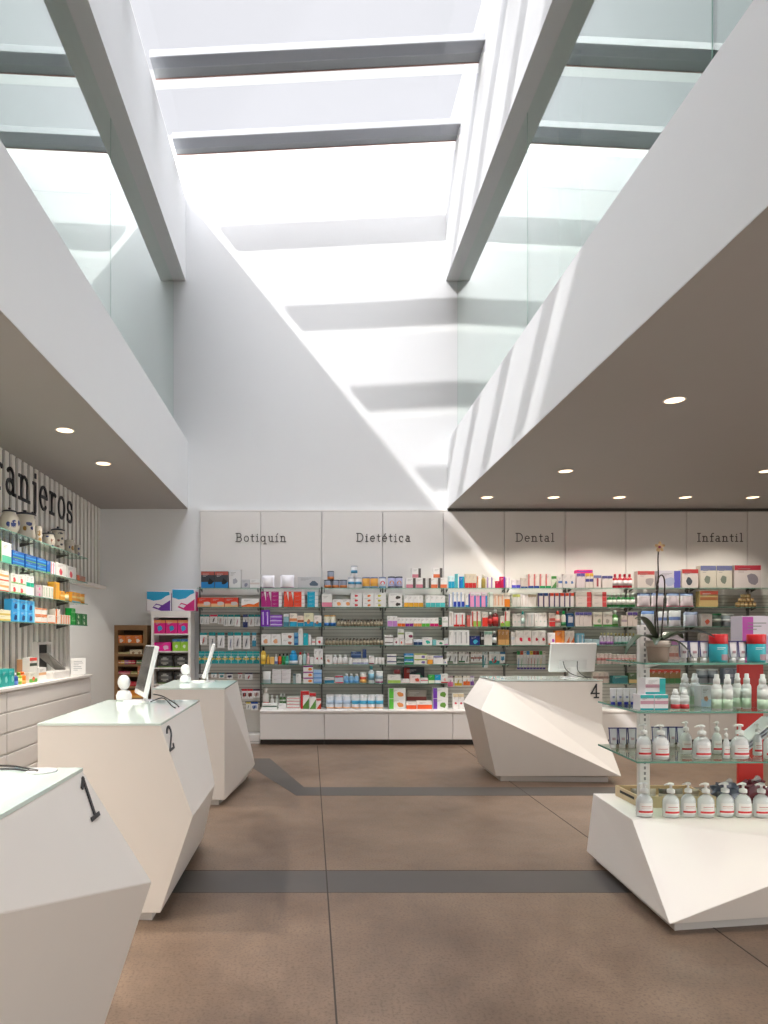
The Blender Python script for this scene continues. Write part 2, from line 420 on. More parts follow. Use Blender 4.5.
# floor: stained concrete with mottling
fm, n, p = nt('concrete_floor')
tc = n.nodes.new('ShaderNodeTexCoord')
def noise(scale, detail):
    t = n.nodes.new('ShaderNodeTexNoise'); t.inputs['Scale'].default_value = scale; t.inputs['Detail'].default_value = detail
    t.inputs['Roughness'].default_value = .65
    n.links.new(tc.outputs['Object'], t.inputs['Vector']); return t
n1, n2, n3 = noise(1.1, 6), noise(70, 3), noise(9, 5)
r1 = n.nodes.new('ShaderNodeValToRGB'); e = r1.color_ramp.elements
e[0].position = .3; e[0].color = lin('#635143'); e[1].position = .72; e[1].color = lin('#8c7765')
n.links.new(n1.outputs['Fac'], r1.inputs['Fac'])
r2 = n.nodes.new('ShaderNodeValToRGB'); e = r2.color_ramp.elements
e[0].position = .36; e[0].color = (.60, .58, .57, 1); e[1].position = .5; e[1].color = (1, 1, 1, 1)
n.links.new(n2.outputs['Fac'], r2.inputs['Fac'])
mx = n.nodes.new('ShaderNodeMix'); mx.data_type = 'RGBA'; mx.blend_type = 'MULTIPLY'; mx.inputs['Factor'].default_value = .8
n.links.new(r1.outputs['Color'], mx.inputs['A']); n.links.new(r2.outputs['Color'], mx.inputs['B'])
r3 = n.nodes.new('ShaderNodeValToRGB'); e = r3.color_ramp.elements
e[0].position = .3; e[0].color = (.86, .85, .85, 1); e[1].position = .65; e[1].color = (1.06, 1.05, 1.04, 1)
n.links.new(n3.outputs['Fac'], r3.inputs['Fac'])
mx2 = n.nodes.new('ShaderNodeMix'); mx2.data_type = 'RGBA'; mx2.blend_type = 'MULTIPLY'; mx2.inputs['Factor'].default_value = 1
n.links.new(mx.outputs['Result'], mx2.inputs['A']); n.links.new(r3.outputs['Color'], mx2.inputs['B'])
n.links.new(mx2.outputs['Result'], p.inputs['Base Color'])
rr = n.nodes.new('ShaderNodeMapRange'); rr.inputs['To Min'].default_value = .28; rr.inputs['To Max'].default_value = .5
n.links.new(n3.outputs['Fac'], rr.inputs['Value']); n.links.new(rr.outputs['Result'], p.inputs['Roughness'])
floor = MB().box(-4.8, 9.2, -3.5, 10.25, -.2, 0, fm).obj('floor'); struct(floor)
# dark inlaid bands and joints, flush with the slab
def inlay(name, poly, m, z=.0015): return struct(MB().prism(poly, -.002, z, m).obj(name))
BANDM = mat('#4e4a47', .45, .06, 12)
inlay('trim_1', [(-3, 4.02), (5.2, 4.02), (5.2, 4.39), (-3, 4.39)], BANDM)
inlay('trim_2', [(-.13, 6.50), (6, 6.50), (6, 6.86), (-.06, 6.86), (-.50, 8.5), (-.9, 8.5)], BANDM)
JM = mat('#3c342f', .7)
for k, (x0, x1, y0, y1) in enumerate([(.100, .108, -3.4, 9.5), (2.085, 2.091, -3.4, 9.5), (-3, 5.2, 4.40, 4.404)]):
    inlay('trim_%d' % (k + 3), [(x0, y0), (x1, y0), (x1, y1), (x0, y1)], JM, .002)
# back wall and outer walls
sbox('wall_back', -5.2, 9.2, YB, YB + .2, 0, 8.9, WALL)
rw = MB(); rw.box(9.0, 9.2, 3.6, YB, 0, ZS + .35, WALL); rw.box(9.0, 9.2, -3.5, 3.6, 3.05, ZS + .35, WALL); struct(rw.obj('wall_right'))  # unseen opening towards the front, added to let in side light
sbox('wall_side_room', -4.8, -4.6, 7.0, YB, 0, ZS, WALL)
sbox('wall_side_room_front', -4.8, -3.3, 6.9, 7.0, 0, ZS, WALL)
# left wall: slatted board on a backing painted dark for the shade between slats, a white bulkhead over the passage at its far end
lw = MB()
GAP_SHADE = mat('#48433e', .8)
lw.box(-3.3, -3.12, -3.5, 8.66, 0, ZS, WALL); lw.box(-3.3, -3.12, 8.66, YB, 2.24, ZS, WALL)
struct(lw.obj('wall_left'))
sl = MB(); sl.box(-3.12, -3.1051, 2.6, 8.66, 1.0, ZS, GAP_SHADE); sl.box(-3.12, -3.105, 8.66, YB, 2.26, ZS, GAP_SHADE)
SLAT = mat('#ece8e2', .5)
y = 2.65
while y < 10.0:
    sl.box(-3.105, -3.083, y, y + .088, 1.0 if y < 8.6 else 2.26, ZS, SLAT); y += .152
sl.box(-3.12, -3.05, 8.62, 8.66, 1.0, 2.26, SLAT); sl.box(-3.12, -3.0, 8.62, YB, 2.22, 2.26, SLAT)
struct(sl.obj('trim_6'))
# soffits (lower ceilings) and their fascias
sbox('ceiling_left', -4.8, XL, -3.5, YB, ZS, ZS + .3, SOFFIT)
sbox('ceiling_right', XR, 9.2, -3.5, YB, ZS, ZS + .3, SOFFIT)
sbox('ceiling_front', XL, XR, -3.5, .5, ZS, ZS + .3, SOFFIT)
sbox('wall_parapet_left', XL - .2, XL + .004, -3.5, YB, ZS + .004, 4.39, WALL)
sbox('wall_parapet_right', XR - .004, XR + .2, -3.5, YB, ZS + .004, 4.40, WALL)
# upper gallery rooms behind the glazing
for s, x0, x1 in (('left', -5.2, -2.2), ('right', 2.37, 6.2)):
    sbox('ceiling_gallery_' + s, x0, x1, -.2, YB, 6.95, 7.2, WALL)
sbox('wall_gallery_left', -5.2, -5.0, -.2, YB, 3.7, 6.95, WALL)
sbox('wall_gallery_right', 6.0, 6.2, -.2, YB, 3.7, 6.95, WALL)
sbox('wall_gallery_front', -5.2, 6.2, -.4, -.2, 3.7, 7.2, WALL)
# deep white roof beams either side of the skylight
def roofz(x): return 7.965 + .052 * (x - XL)
sbox('wall_upper_left', -2.2, -1.83, -.2, YB, 6.76, 7.97, WALL)
sbox('wall_upper_right', 2.0, 2.37, -.2, YB, 6.76, 8.9, WALL)
sbox('wall_front_upper', -1.83, 2.0, -.2, .85, 6.0, 8.12, WALL)
# skylight: seven dark rafters over glass panes
rc = [.9 + 1.27 * k - .02 for k in range(8)]
def slope_box(mb, x0, x1, y0, y1, dz0, dz1, m):
    vs = [(x, y, roofz(x) + d) for d in (dz0, dz1) for y in (y0, y1) for x in (x0, x1)]
    return mb.add(vs, [(0, 2, 3, 1), (4, 5, 7, 6), (0, 1, 5, 4), (2, 6, 7, 3), (0, 4, 6, 2), (1, 3, 7, 5)], m)
CY = [9.21 - 1.27 * k for k in range(7)]
k = 7
for c in CY:
    mb = slope_box(MB(), -1.83, 2.0, c - .15, c + .15, .165, .225, BEAM)
    slope_box(mb, -1.83, 2.0, c - .165, c - .15, .155, .235, mat('#b9bcbf', .4))
    slope_box(mb, -1.83, 2.0, c + .15, c + .16, .155, .235, mat('#c49c92', .5))
    struct(mb.obj('trim_%d' % k)); k += 1
struct(slope_box(MB(), -1.83, 2.0, .85, .95, -.02, .25, WHITE).obj('trim_%d' % k)); k += 1
edges = [YB] + CY + [.95]
for i in range(8):
    y1 = edges[i] - (.15 if i else 0) - .001; y0 = edges[i+1] + (.15 if i < 7 else 0) + .001
    struct(slope_box(MB(), -1.829, 1.999, y0, y1, .02, .032, SKYPANE).obj('window_%d' % (i + 1)))
# frameless glazing of the galleries
wn = 9
for X, joints in ((-2.02, [.5, 3.8, 6.9, YB]), (2.18, [.5, 3.69, 6.83, YB])):
    for a, b in zip(joints, joints[1:]):
        z0 = 4.35; mb = MB()
        mb.box(X - .006, X + .006, a + .004, b - .004, 4.391, 6.758, PANE)
        mb.box(X - .0065, X + .0065, a, a + .004, 4.401, 6.757, EDGE); mb.box(X - .0065, X + .0065, b - .004, b, 4.401, 6.757, EDGE)
        struct(mb.obj('window_%d' % wn)); wn += 1
# glass fin standing behind the right glazing
struct(MB().box(2.30, 2.50, 6.30, 6.315, 3.7, 6.93, EDGE).obj('trim_%d' % k)); k += 1

# ------------------------------------------------------------------ downlights
def downlight(x, y, label, power, cone=100, blend=.8):
    r = .075
    o = thing('recessed_downlight', label, 'downlight', (x, y, ZS), 0, 'recessed downlights in the lower ceilings')
    rg = MB(); rg.lathe([(r + .012, -.004), (r + .012, .0), (r, .0), (r, -.004), (r + .012, -.004)], mat('#dcd8d2', .4), 24, caps=False); rg.obj('trim_ring', o)
    ln = MB(); ln.lathe([(0, -.0022), (r, -.002)], LAMPM, 24); ln.obj('lens', o)
    l = bpy.data.lights.new('downlight_lamp', 'SPOT'); l.energy = power; l.color = (1, .91, .80); l.spot_size = math.radians(cone)
    l.spot_blend = blend; l.shadow_soft_size = .05
    lo = bpy.data.objects.new('lamp', l); COL.objects.link(lo); lo.parent = o; lo.location = (0, 0, -.02)
PW = 115
for i, x in enumerate((2.39, 3.29, 4.18, 5.07, 5.98)):
    downlight(x, 9.22, 'warm recessed downlight, %s from left in the right ceiling row nearest the shelves' % ORD[i], 48, 114, .45)
downlight(2.91, 7.77, 'warm recessed downlight in right ceiling, left one of the middle pair', PW)
downlight(5.2, 7.77, 'warm recessed downlight in right ceiling, right one of the middle pair', PW)
downlight(2.91, 5.45, 'large nearest recessed downlight in the right ceiling', PW)
downlight(-2.24, 6.24, 'recessed downlight in the left ceiling, nearer one', 165)
downlight(-2.25, 7.43, 'recessed downlight in the left ceiling, farther one', 165)

for i, (x, y) in enumerate(((5.2, 5.45), (2.91, 3.1), (5.2, 3.1), (2.91, .8), (5.2, .8), (7.5, 5.45), (7.5, 3.1))):  # unseen fixtures added to brighten the lower shop
    downlight(x, y, 'added fill downlight in right ceiling outside the picture, ' + ORD[i] + ' of seven', PW)
for i, y in enumerate((3.86, 2.67, 1.48)):  # more unseen fixtures, added as fill for the left side
    downlight(-2.24, y, 'added fill downlight in left ceiling outside the picture, ' + ORD[i] + ' of three', 210)
downlight(-3.95, 8.9, 'added unseen downlight in the side passage behind the slatted wall', 150)  # hidden lamp added to lighten the passage wall
for i, x in enumerate((-1.4, .1, 1.6)):  # unseen lamps added as fill over the camera end
    downlight(x, -1.0, 'added fill downlight in the ceiling behind the camera, ' + ORD[i] + ' of three', PW)

# ================================================================== FACETED COUNTERS
def facet(name, verts, faces, label, cat, group, plinth, top):
    t = thing(name, label, cat, (0, 0, 0), 0, group)
    mb = MB()
    for f in faces:
        pts = [Vector(verts[i]) for i in f]
        mb.add(pts, [tuple(range(len(f)))], SOLID)
    import bmesh
    me = mb.mesh('b', False); b = bmesh.new(); b.from_mesh(me); bmesh.ops.remove_doubles(b, verts=b.verts, dist=1e-4)
    bmesh.ops.recalc_face_normals(b, faces=b.faces)
    bmesh.ops.bevel(b, geom=[e for e in b.edges], offset=.0025, segments=1, affect='EDGES'); b.to_mesh(me); b.free()
    link('body', me, t)
    MB().prism(plinth, 0, .052, mat('#d9d5cf', .5)).obj('plinth', t)
    if top:
        g = MB(); g.prism(top, 1.038, 1.05, PAINTEDGLASS); g.obj('glass_top', t)
    return t
def right_counter(f, b, TRf, TRb, Rf, Rb, Gf, Gb, xl, label, yc=None):
    v = dict(A=(xl, f, 1.038), B=(TRf[0], f, 1.038), C=(Rf[0], f, Rf[1]), D=(Gf, f, .05), E=(xl, f, .05),
             a=(xl - .03, b, 1.038), b=(TRb[0], b, 1.038), c=(Rb[0], yc or b, Rb[1]), d=(Gb, b, .05), e=(xl - .03, b, .05))
    faces = ['ABCDE', 'abcde' if not yc else 'abde', 'ABba', 'BbcC', 'Ccd', 'CdD', 'DdeE', 'EeaA'] + (['bcd'] if yc else [])
    return facet('service_counter', v, faces, label, 'counter', 'faceted white service counters',
                 [(xl + .06, f + .05), (Gf - .05, f + .03), (Gb - .05, b - .05), (xl + .06, b - .05)],
                 [(xl, f - .002), (TRf[0] + .002, f - .002), (TRb[0] + .002, b), (xl - .03, b)])
c1 = right_counter(1.1, 2.37, (-.79,), (-.79,), (-.766, 1.0), (-.549, .653), -.76, -.75, -1.6, 'white faceted service counter numbered 1, nearest the camera at left')
c2 = right_counter(3.60, 4.96, (-.788,), (-.803,), (-.617, .561), (-.62, .544), -.79, -.776, -1.437, 'white faceted service counter numbered 2, middle one on the left', 4.456)
# third counter: the aisle side folds along one diagonal
v = dict(A=(-1.41, 6.11, 1.038), B=(-.764, 6.11, 1.038), D=(-.764, 6.11, .05), E=(-1.41, 6.11, .05),
         a=(-1.45, 7.31, 1.038), b=(-.776, 7.31, 1.038), c=(-.59, 7.31, .15), d=(-.64, 7.31, .05), e=(-1.45, 7.31, .05))
facet('service_counter', v, ['ABDE', 'abcde', 'ABba', 'Bbc', 'BcD', 'Dcd', 'DdeE', 'EeaA'],
      'white faceted service counter farthest back on the left', 'counter', 'faceted white service counters',
      [(-1.35, 6.16), (-.82, 6.14), (-.68, 7.26), (-1.4, 7.26)], [(-1.41, 6.108), (-.762, 6.108), (-.774, 7.31), (-1.45, 7.31)])
# fourth counter, across the hall
v = dict(T=(2.0, 8.05, 1.03), A=(1.992, 7.35, 1.03), C=(3.15, 7.35, 1.03), D=(3.15, 8.05, 1.03), B=(3.146, 7.35, .567), P=(3.184, 6.98, .085),
         R=(1.728, 6.9, .772), r=(1.703, 7.6, .79), G=(1.94, 7.12, .06), g=(1.944, 7.9, .06), Q=(3.15, 8.05, .06))
facet('service_counter', v, ['TACD', 'ABC', 'ARP', 'APB', 'RGP', 'TrRA'[::-1], 'rgGR', 'Trg', 'TgQ', 'TQD', 'CBD', 'BPD', 'PQD', 'GgQP'],
      'white faceted service counter numbered 4, across the hall under the Dental sign', 'counter', 'faceted white service counters',
      [(2.0, 7.16), (3.10, 7.10), (3.10, 7.99), (2.0, 7.85)], [(2.0, 8.05), (1.992, 7.348), (3.152, 7.348), (3.152, 8.05)])
# low display plinth at right
v = dict(a=(1.95, 4.70, .43), b=(1.90, 4.03, .43), c=(1.81, 3.435, .06), d=(1.88, 4.64, .05), e=(3.4, 4.03, .43), f=(3.4, 4.70, .43),
         m=(2.85, 3.50, .42), n=(3.4, 3.68, .06), o=(3.4, 4.64, .05))
facet('display_plinth', v, ['abmef', 'abcd', 'bcm', 'cmn', 'men', 'enof', 'afod', 'cdon'],
      'low white faceted display plinth at right carrying pump bottles', 'display plinth', None,
      [(1.87, 3.50), (3.36, 3.72), (3.36, 4.6), (1.93, 4.6)], None)

# digits on the counters
def digit(ch, h, origin, right, up, label, sx=1.0):
    (mb,), w = lettering(ch, h, w=.11, depth=.004, m=mat('#3b3b3d', .5))
    r = Vector(right).normalized(); u = Vector(up).normalized(); nn = r.cross(u).normalized()
    r = r * sx; M = Matrix(((r.x, -nn.x, u.x), (r.y, -nn.y, u.y), (r.z, -nn.z, u.z))).to_4x4()
    me = mb.mesh('counter_number'); me.transform(M)
    o = link('counter_number', me, None, Vector(origin) + nn * .002); tag(o, label, 'number'); return o
def plane_hit(px, py, p0, p1, p2):
    d = Vector(((px - 310) / F, 1, (638 - py) / F)); o = Vector((0, 0, 1.5))
    p0, p1, p2 = Vector(p0), Vector(p1), Vector(p2); nn = (p1 - p0).cross(p2 - p0)
    t = (p0 - o).dot(nn) / d.dot(nn); return o + d * t
T = ((-.79, 1.1, 1.038), (-.79, 2.37, 1.038), (-.549, 2.37, .653))
a, b = plane_hit(82, 779, *T), plane_hit(94.5, 817, *T)
digit('1', (a - b).length * .98, b, (0, 1, 0), a - b, 'dark grey slab-serif numeral 1 on the nearest counter')
T = ((-.788, 3.6, 1.038), (-.803, 4.96, 1.038), (-.617, 3.6, .561))
a, b = plane_hit(167.5, 727, *T), plane_hit(171.5, 749, *T)
digit('2', (a - b).length, b, (0, 1, 0), a - b, 'dark grey slab-serif numeral 2 on the middle left counter', 1.45)
digit('4', .14, ((595 - 310) / F * 7.35, 7.347, 1.5 - 59.5 * 7.35 / F), (1, 0, 0), (0, 0, 1), 'dark grey slab-serif numeral 4 on the counter across the hall')
# unseen street front behind the camera: wall and opening shaped for fill light
fw = MB(); fw.box(-4.8, -.5, -3.6, -3.5, 0, ZS, WALL); fw.box(6.5, 9.2, -3.6, -3.5, 0, ZS, WALL); fw.box(-.5, 6.5, -3.6, -3.5, 3.0, ZS, WALL)
struct(fw.obj('wall_front'))
sbox('wall_left_front', -4.8, -3.3, -3.5, -3.4, 0, ZS, WALL)

# ================================================================== BACK WALL
S0 = 10.006
PX = [-1.613 + .892 * i for i in range(12)]
for i in range(11):
    nm = ['leftmost, beside the corner', 'second from left, under Botiquín', 'third from left', 'fourth from left, under Dietética', 'fifth from left',
          'sixth from left, under Dental', 'seventh from left', 'eighth from left', 'ninth from left, under Infantil', 'tenth from left', 'eleventh, outside'][i]
    p = MB().box(PX[i] + .004, PX[i+1] - .004, 10.006, 10.045, 2.13, 3.355, PANEL, bev=.003).obj('wall_panel')
    tag(p, 'tall white wall panel above shelves, ' + nm, 'wall panel', 'white panels over the shelving')
    q = MB(); q.box(PX[i] + .002, PX[i+1] - .002, 10.02, 10.046, .45 if i else .12, 2.126, GREYBK)
    for j in range(int((2.126 - .45) / .05)): q.box(PX[i] + .004, PX[i+1] - .004, 10.017, 10.02, .47 + .05 * j, .476 + .05 * j, mat('#86847e', .6))
    q = q.obj('shelving_back_panel')
    tag(q, 'grey ribbed back panel of shelf bay %s, counted from left' % NUM[i+1], 'back panel', 'grey back panels of the shelving')
struct(MB().box(XR, 9.0, 10.0, 10.05, 3.36, 3.398, mat('#4a4744', .6)).obj('trim_30'))
struct(MB().box(PX[0], XR, 10.01, 10.05, 3.36, 3.38, PANEL).obj('trim_31'))
for word, cx, zb in (('Botiquín', 261, 541.5), ('Dietética', 383.5, 541.5), ('Dental', 535, 541.5), ('Infantil', 720, 541.5)):
    ls, w = lettering(word, .119, track=.20, w=.10, m=mat('#55524f', .5))
    o = link('section_sign', None, None, ((cx - 310) / F * S0, 10.005, 1.5 + (638 - zb) / F * S0))
    for l in ls: l.obj('letter', o)
    tag(o, 'dark slab-serif lettering reading %s on the white wall panels' % word, 'sign', 'section names over the shelves')
SY = 9.70
SZ = [None, 2.212, 1.942, 1.662, 1.398, 1.124, .854]
RAIL = mat('#6b6a66', .45, metallic=.4)
for i in range(12):
    o = MB().box(PX[i] - .012, PX[i] + .012, 9.99, 10.016, .1 if i < 1 else .49, 2.25, RAIL).obj('shelf_upright')
    tag(o, 'slim grey steel upright of the shelving, %s from left' % ORD[i], 'shelf upright', 'uprights of the back shelving')
def glass_shelf(x0, x1, y0, y1, z, label, group, side='y'):
    t = thing('glass_shelf', label, 'glass shelf', (0, 0, 0), 0, group)
    g = MB(); g.box(x0, x1, y0, y1, z - .008, z, SHELFGLASS)
    if side == 'y': g.box(x0, x1, y0 - .002, y0, z - .008, z, EDGE)
    else: g.box(x1, x1 + .002, y0, y1, z - .008, z, EDGE); g.box(x0, x1, y1, y1 + .002, z - .008, z, EDGE)
    g.obj('pane', t); return t
for b in range(11):
    for r in range(1, 7):
        if b == 0 and r > 2: continue
        if b == 4 and r > 5: continue
        z = SZ[r]
        x0, x1 = PX[b] + .006, PX[b+1] - .006
        t = glass_shelf(x0, x1, SY, 9.985, z, 'clear glass shelf of back wall, bay %s, %s shelf down' % (NUM[b+1], ORD[r-1]), 'glass shelves of the back wall')
        for s, xx in ((0, x0 + .03), (1, x1 - .03)):
            k = MB(); k.add([(xx - .006 + q * .012, yy, zz) for q in (0, 1) for yy, zz in ((9.986, z - .009), (9.87, z - .009), (9.986, z - .045))],
                            [(0, 1, 2), (5, 4, 3), (0, 3, 4, 1), (1, 4, 5, 2), (2, 5, 3, 0)], RAIL)
            k.obj('bracket', t)
# base cabinets with one long worktop
o = MB().box(-.705, 9.0, 9.555, 10.0, .455, .485, WHITE, bev=.003).obj('cabinet_worktop'); tag(o, 'long white worktop over the low cabinets of the back wall', 'worktop')
x = -.70; i = 0
while x < 8.0:
    t = thing('base_cabinet', 'low white base cabinet under the back shelves, %s from left' % ORD[i], 'cabinet', (x, 9.56, 0), 0, 'white base cabinets of the back wall')
    MB().box(.002, .898, .022, .43, .075, .453, PANEL).obj('body', t); MB().box(.003, .897, 0, .02, .08, .435, PANEL, bev=.002).obj('door', t)
    MB().box(.002, .898, .06, .40, 0, .075, KICK).obj('toe_kick', t)
    x += .9; i += 1
t = thing('low_base', 'low white base box at the foot of the first shelf bay', 'base', (PX[0], 9.7, 0))
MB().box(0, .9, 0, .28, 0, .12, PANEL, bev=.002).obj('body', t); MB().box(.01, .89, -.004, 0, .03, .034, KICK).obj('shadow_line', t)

# shelf stock ------------------------------------------------------
CR = {'C1': (190, 560, .09766), 'C2': (258, 560, .09115), 'C3': (320, 560, .09115), 'C4': (380, 560, .09115), 'C5': (440, 560, .09115), 'C6': (500, 560, .09115),
      'C7': (560, 560, .10417), 'C8': (630, 560, .1797), 'D1': (190, 640, .10745), 'D2': (258, 640, .09115), 'D3': (320, 640, .09115), 'D4': (380, 640, .09115),
      'D5': (440, 640, .1172), 'D6': (520, 630, .1693)}
BASE = {1: 587.9, 2: 606.9, 3: 626.6, 4: 645.2, 5: 664.5, 6: 683.5, 7: 710.0}
ZB = dict(enumerate(SZ)); ZB[7] = .485
ROW = {1: 'top shelf', 2: 'second shelf', 3: 'third shelf', 4: 'fourth shelf', 5: 'fifth shelf', 6: 'sixth shelf', 7: 'cabinet top'}
SC = F / 9.75
STACK = {2: ['bottom', 'top'], 3: ['bottom', 'middle', 'top'], 4: ['bottom', 'second-lowest', 'second-highest', 'top']}
def where(n, m, i, j):
    if n == 1 and m == 1: return ''
    if m == 1: return ('left' if i == 0 else 'right') + ' one' if n == 2 else '%s of %s' % (ORD[i], NUM[n])
    if n == 1: return STACK[m][j] + ' of stack'
    return '%s row, %s' % (STACK[m][j], ('left' if i == 0 else 'right') if n == 2 else ORD[i])
TOPS = {}
def run(crop, row, kind, z0, z1, top, n, m, c, design, cap, desc, zb=None, gap=.03, jit=0, y=9.735, rowname=None, over=0):
    ox, oy, s = CR[crop]
    x0 = (ox + z0 * s - 310) / SC; x1 = (ox + z1 * s - 310) / SC
    bay = max(1, min(10, int(((x0 + x1) / 2 - PX[0]) / .9) + 1))
    base = ZB[row] + .0005; ytop = oy + top * s
    if zb is not None: base += over
    H = (BASE[row] - ytop) / SC - (over if zb is not None else 0)
    w = (x1 - x0) / n; h = H / m
    rn = rowname or ROW[row]
    CARTON[0] = 'first_aid_carton' if bay <= 2 else 'supplement_carton' if bay <= 4 else 'dental_care_carton' if bay <= 7 else 'baby_care_carton'
    grp = '%s, %s of back bay %s' % (desc, rn, NUM[bay])
    for i in range(n):
        for j in range(m):
            wh = where(n, m, i, j)
            lab = '%s%s, %s, back wall bay %s' % (desc, (', ' + wh) if wh else '', rn, NUM[bay])
            hh = h * (1 - gap * .2) - .001 if m > 1 else h
            if jit: hh *= 1 + random.uniform(-jit, jit)
            ww = w * (1 - gap)
            if kind in ('carton',): d = min(.11, max(.05, ww * .8))
            elif kind == 'pouch': d = min(.1, ww * .6)
            else: d = .1
            place(kind, ww, hh, d, c, design, cap, (x0 + w * (i + .5), y + (random.uniform(0, .006)), base + j * h), 0, lab, grp if n * m > 1 else None)
W = '#efedea'
R_ = run
# bay one
R_('C1', 1, 'carton', 112, 395, 115, 2, 1, '#3c4148', [('band', '#1f7fc0'), ('top', '#b0584e'), ('spotr', '#15181c')], None, 'black and blue appliance carton')
R_('C1', 1, 'carton', 398, 522, 98, 1, 1, '#dfe0e0', [('spot', '#a8abb4')], None, 'tall pale grey carton')
R_('C1', 1, 'carton', 527, 610, 200, 1, 1, '#c9cacd', [('spot', '#8d90a0')], None, 'small mid grey carton')
R_('C1', 1, 'carton', 614, 715, 196, 1, 1, '#efeeec', [('mid', '#ddd2cc')], None, 'low wide white carton')
R_('C1', 2, 'carton', 75, 495, 385, 3, 1, '#d8432c', [('band', '#e7b483'), ('spotr', '#c9c2c0')], None, 'red carton with beige picture')
R_('C1', 2, 'carton', 525, 712, 395, 1, 1, W, [('wave', '#f0701e')], None, 'white carton with orange wave')
# bay two
R_('C2', 1, 'pouch', 35, 182, 165, 1, 1, '#f1eef2', [('base', '#c9b4cc')], None, 'left white rounded pack')
R_('C2', 1, 'pouch', 242, 400, 160, 1, 1, '#f1eef2', [('base', '#c9b4cc')], None, 'right white rounded pack')
R_('C2', 1, 'carton', 430, 690, 185, 1, 1, '#c8c9cb', [('spotr', '#566678')], None, 'wide light grey appliance carton')
R_('C2', 2, 'carton', 36, 142, 345, 2, 1, '#b31f7c', [('swoosh', W)], None, 'upright magenta carton')
R_('C2', 2, 'carton', 145, 265, 345, 1, 4, '#b31f7c', [('right', W)], None, 'flat magenta carton')
R_('C2', 2, 'carton', 285, 388, 345, 2, 1, '#ee4a2b', [('swoosh', W)], None, 'upright orange-red carton')
R_('C2', 2, 'carton', 392, 515, 345, 1, 4, '#ee4a2b', [('right', W)], None, 'flat orange-red carton')
R_('C2', 2, 'carton', 540, 662, 345, 1, 4, '#15a9cc', [('right', W)], None, 'flat turquoise carton')
R_('C2', 3, 'carton', 33, 130, 548, 2, 1, '#7a2fb4', [('vline', '#d9c4ea')], None, 'upright purple carton')
R_('C2', 3, 'carton', 134, 268, 603, 1, 3, '#8a44c0', [('mid', '#e5d8f0')], None, 'flat purple carton')
R_('C2', 3, 'carton', 280, 340, 592, 1, 1, '#8ab4bd', [('band', '#3c7f93'), ('top', '#e8e8e8')], None, 'grey-teal carton')
R_('C2', 3, 'carton', 345, 430, 585, 1, 1, '#f2e5d6', [('band', '#1aa0c4'), ('mid', '#d58a5a')], None, 'tall peach and turquoise carton')
R_('C2', 3, 'carton', 432, 503, 612, 1, 1, '#f0dccb', [('band', '#1aa0c4'), ('mid', '#b9623c')], None, 'short peach and turquoise carton')
R_('C2', 3, 'carton', 505, 612, 582, 1, 1, '#e9e3c0', [('band', '#1592ba'), ('spot', '#c98a60')], None, 'wide lime-topped turquoise carton')
R_('C2', 3, 'carton', 615, 697, 610, 1, 1, '#f1e9e2', [('band', '#1592ba'), ('spot', '#b07a5a')], None, 'cream and turquoise carton')
R_('C2', 4, 'carton', 35, 252, 815, 2, 1, W, [('spot', '#e2a578')], None, 'wide white carton with peach spot')
R_('C2', 4, 'carton', 256, 394, 800, 1, 2, W, [('spotr', '#b56b54')], None, 'white carton with brown picture')
R_('C2', 4, 'carton', 396, 441, 795, 1, 2, '#5aa0cc', [('band', '#1f5f9c')], None, 'small blue carton')
R_('C2', 4, 'carton', 445, 492, 752, 1, 1, W, [], None, 'tallest slim white carton')
R_('C2', 4, 'carton', 497, 550, 806, 1, 1, '#12b4c4', [], None, 'plain turquoise carton')
R_('C2', 4, 'carton', 553, 583, 820, 1, 1, W, [], None, 'narrow white carton')
R_('C2', 4, 'carton', 590, 628, 868, 1, 1, W, [('mid', '#dd8a80')], None, 'little white and pink carton')
R_('C2', 4, 'carton', 638, 712, 845, 1, 1, W, [('spot', '#dd3030')], None, 'white carton with red dot')
R_('D2', 5, 'bottle', 30, 88, 78, 1, 1, '#e9b93a', [('label', '#f0d060')], '#252525', 'tall yellow bottle with black cap')
R_('D2', 5, 'bottle', 93, 132, 160, 1, 1, '#e3b44a', [], '#e0c060', 'small yellow bottle')
R_('D2', 5, 'carton', 135, 178, 187, 1, 1, '#eebf6a', [], None, 'small yellow carton')
R_('D2', 5, 'bottle', 181, 216, 155, 1, 1, '#e8e8ee', [('band', '#7a80b8')], None, 'white bottle with violet label')
R_('D2', 5, 'bottle', 218, 259, 155, 1, 1, '#ea6420', [('band', '#b83a20')], '#202020', 'orange bottle with black cap')
R_('D2', 5, 'bottle', 260, 299, 150, 1, 1, '#1c9a44', [('band', '#0f7034')], '#202020', 'green bottle with black cap')
R_('D2', 5, 'bottle', 300, 337, 150, 1, 1, '#2cb8a0', [('band', '#78d0c0')], '#202020', 'turquoise bottle with black cap')
R_('D2', 5, 'spray', 342, 436, 118, 1, 1, '#28a4e0', [('band', '#e8f0f4')], '#38b0e8', 'wide bright blue bottle')
R_('D2', 5, 'bottle', 443, 486, 135, 1, 1, W, [], '#e02838', 'white bottle with red cap')
R_('D2', 5, 'bottle', 490, 529, 122, 1, 1, '#a9cfd0', [], '#a9cfd0', 'pale teal bottle')
R_('D2', 5, 'bottle', 533, 567, 150, 1, 1, '#eec6cc', [], '#e89aa8', 'pale pink bottle')
R_('D2', 5, 'carton', 570, 612, 187, 1, 1, W, [], None, 'small plain white carton')
R_('D2', 5, 'carton', 616, 712, 98, 2, 1, W, [('top', '#eeecec'), ('spotr', '#e06068')], None, 'tall white carton with red mark')
R_('D2', 6, 'pouch', 50, 140, 345, 1, 1, '#e4e4e2', [('band', '#a8b8bc')], None, 'grey and white pouch')
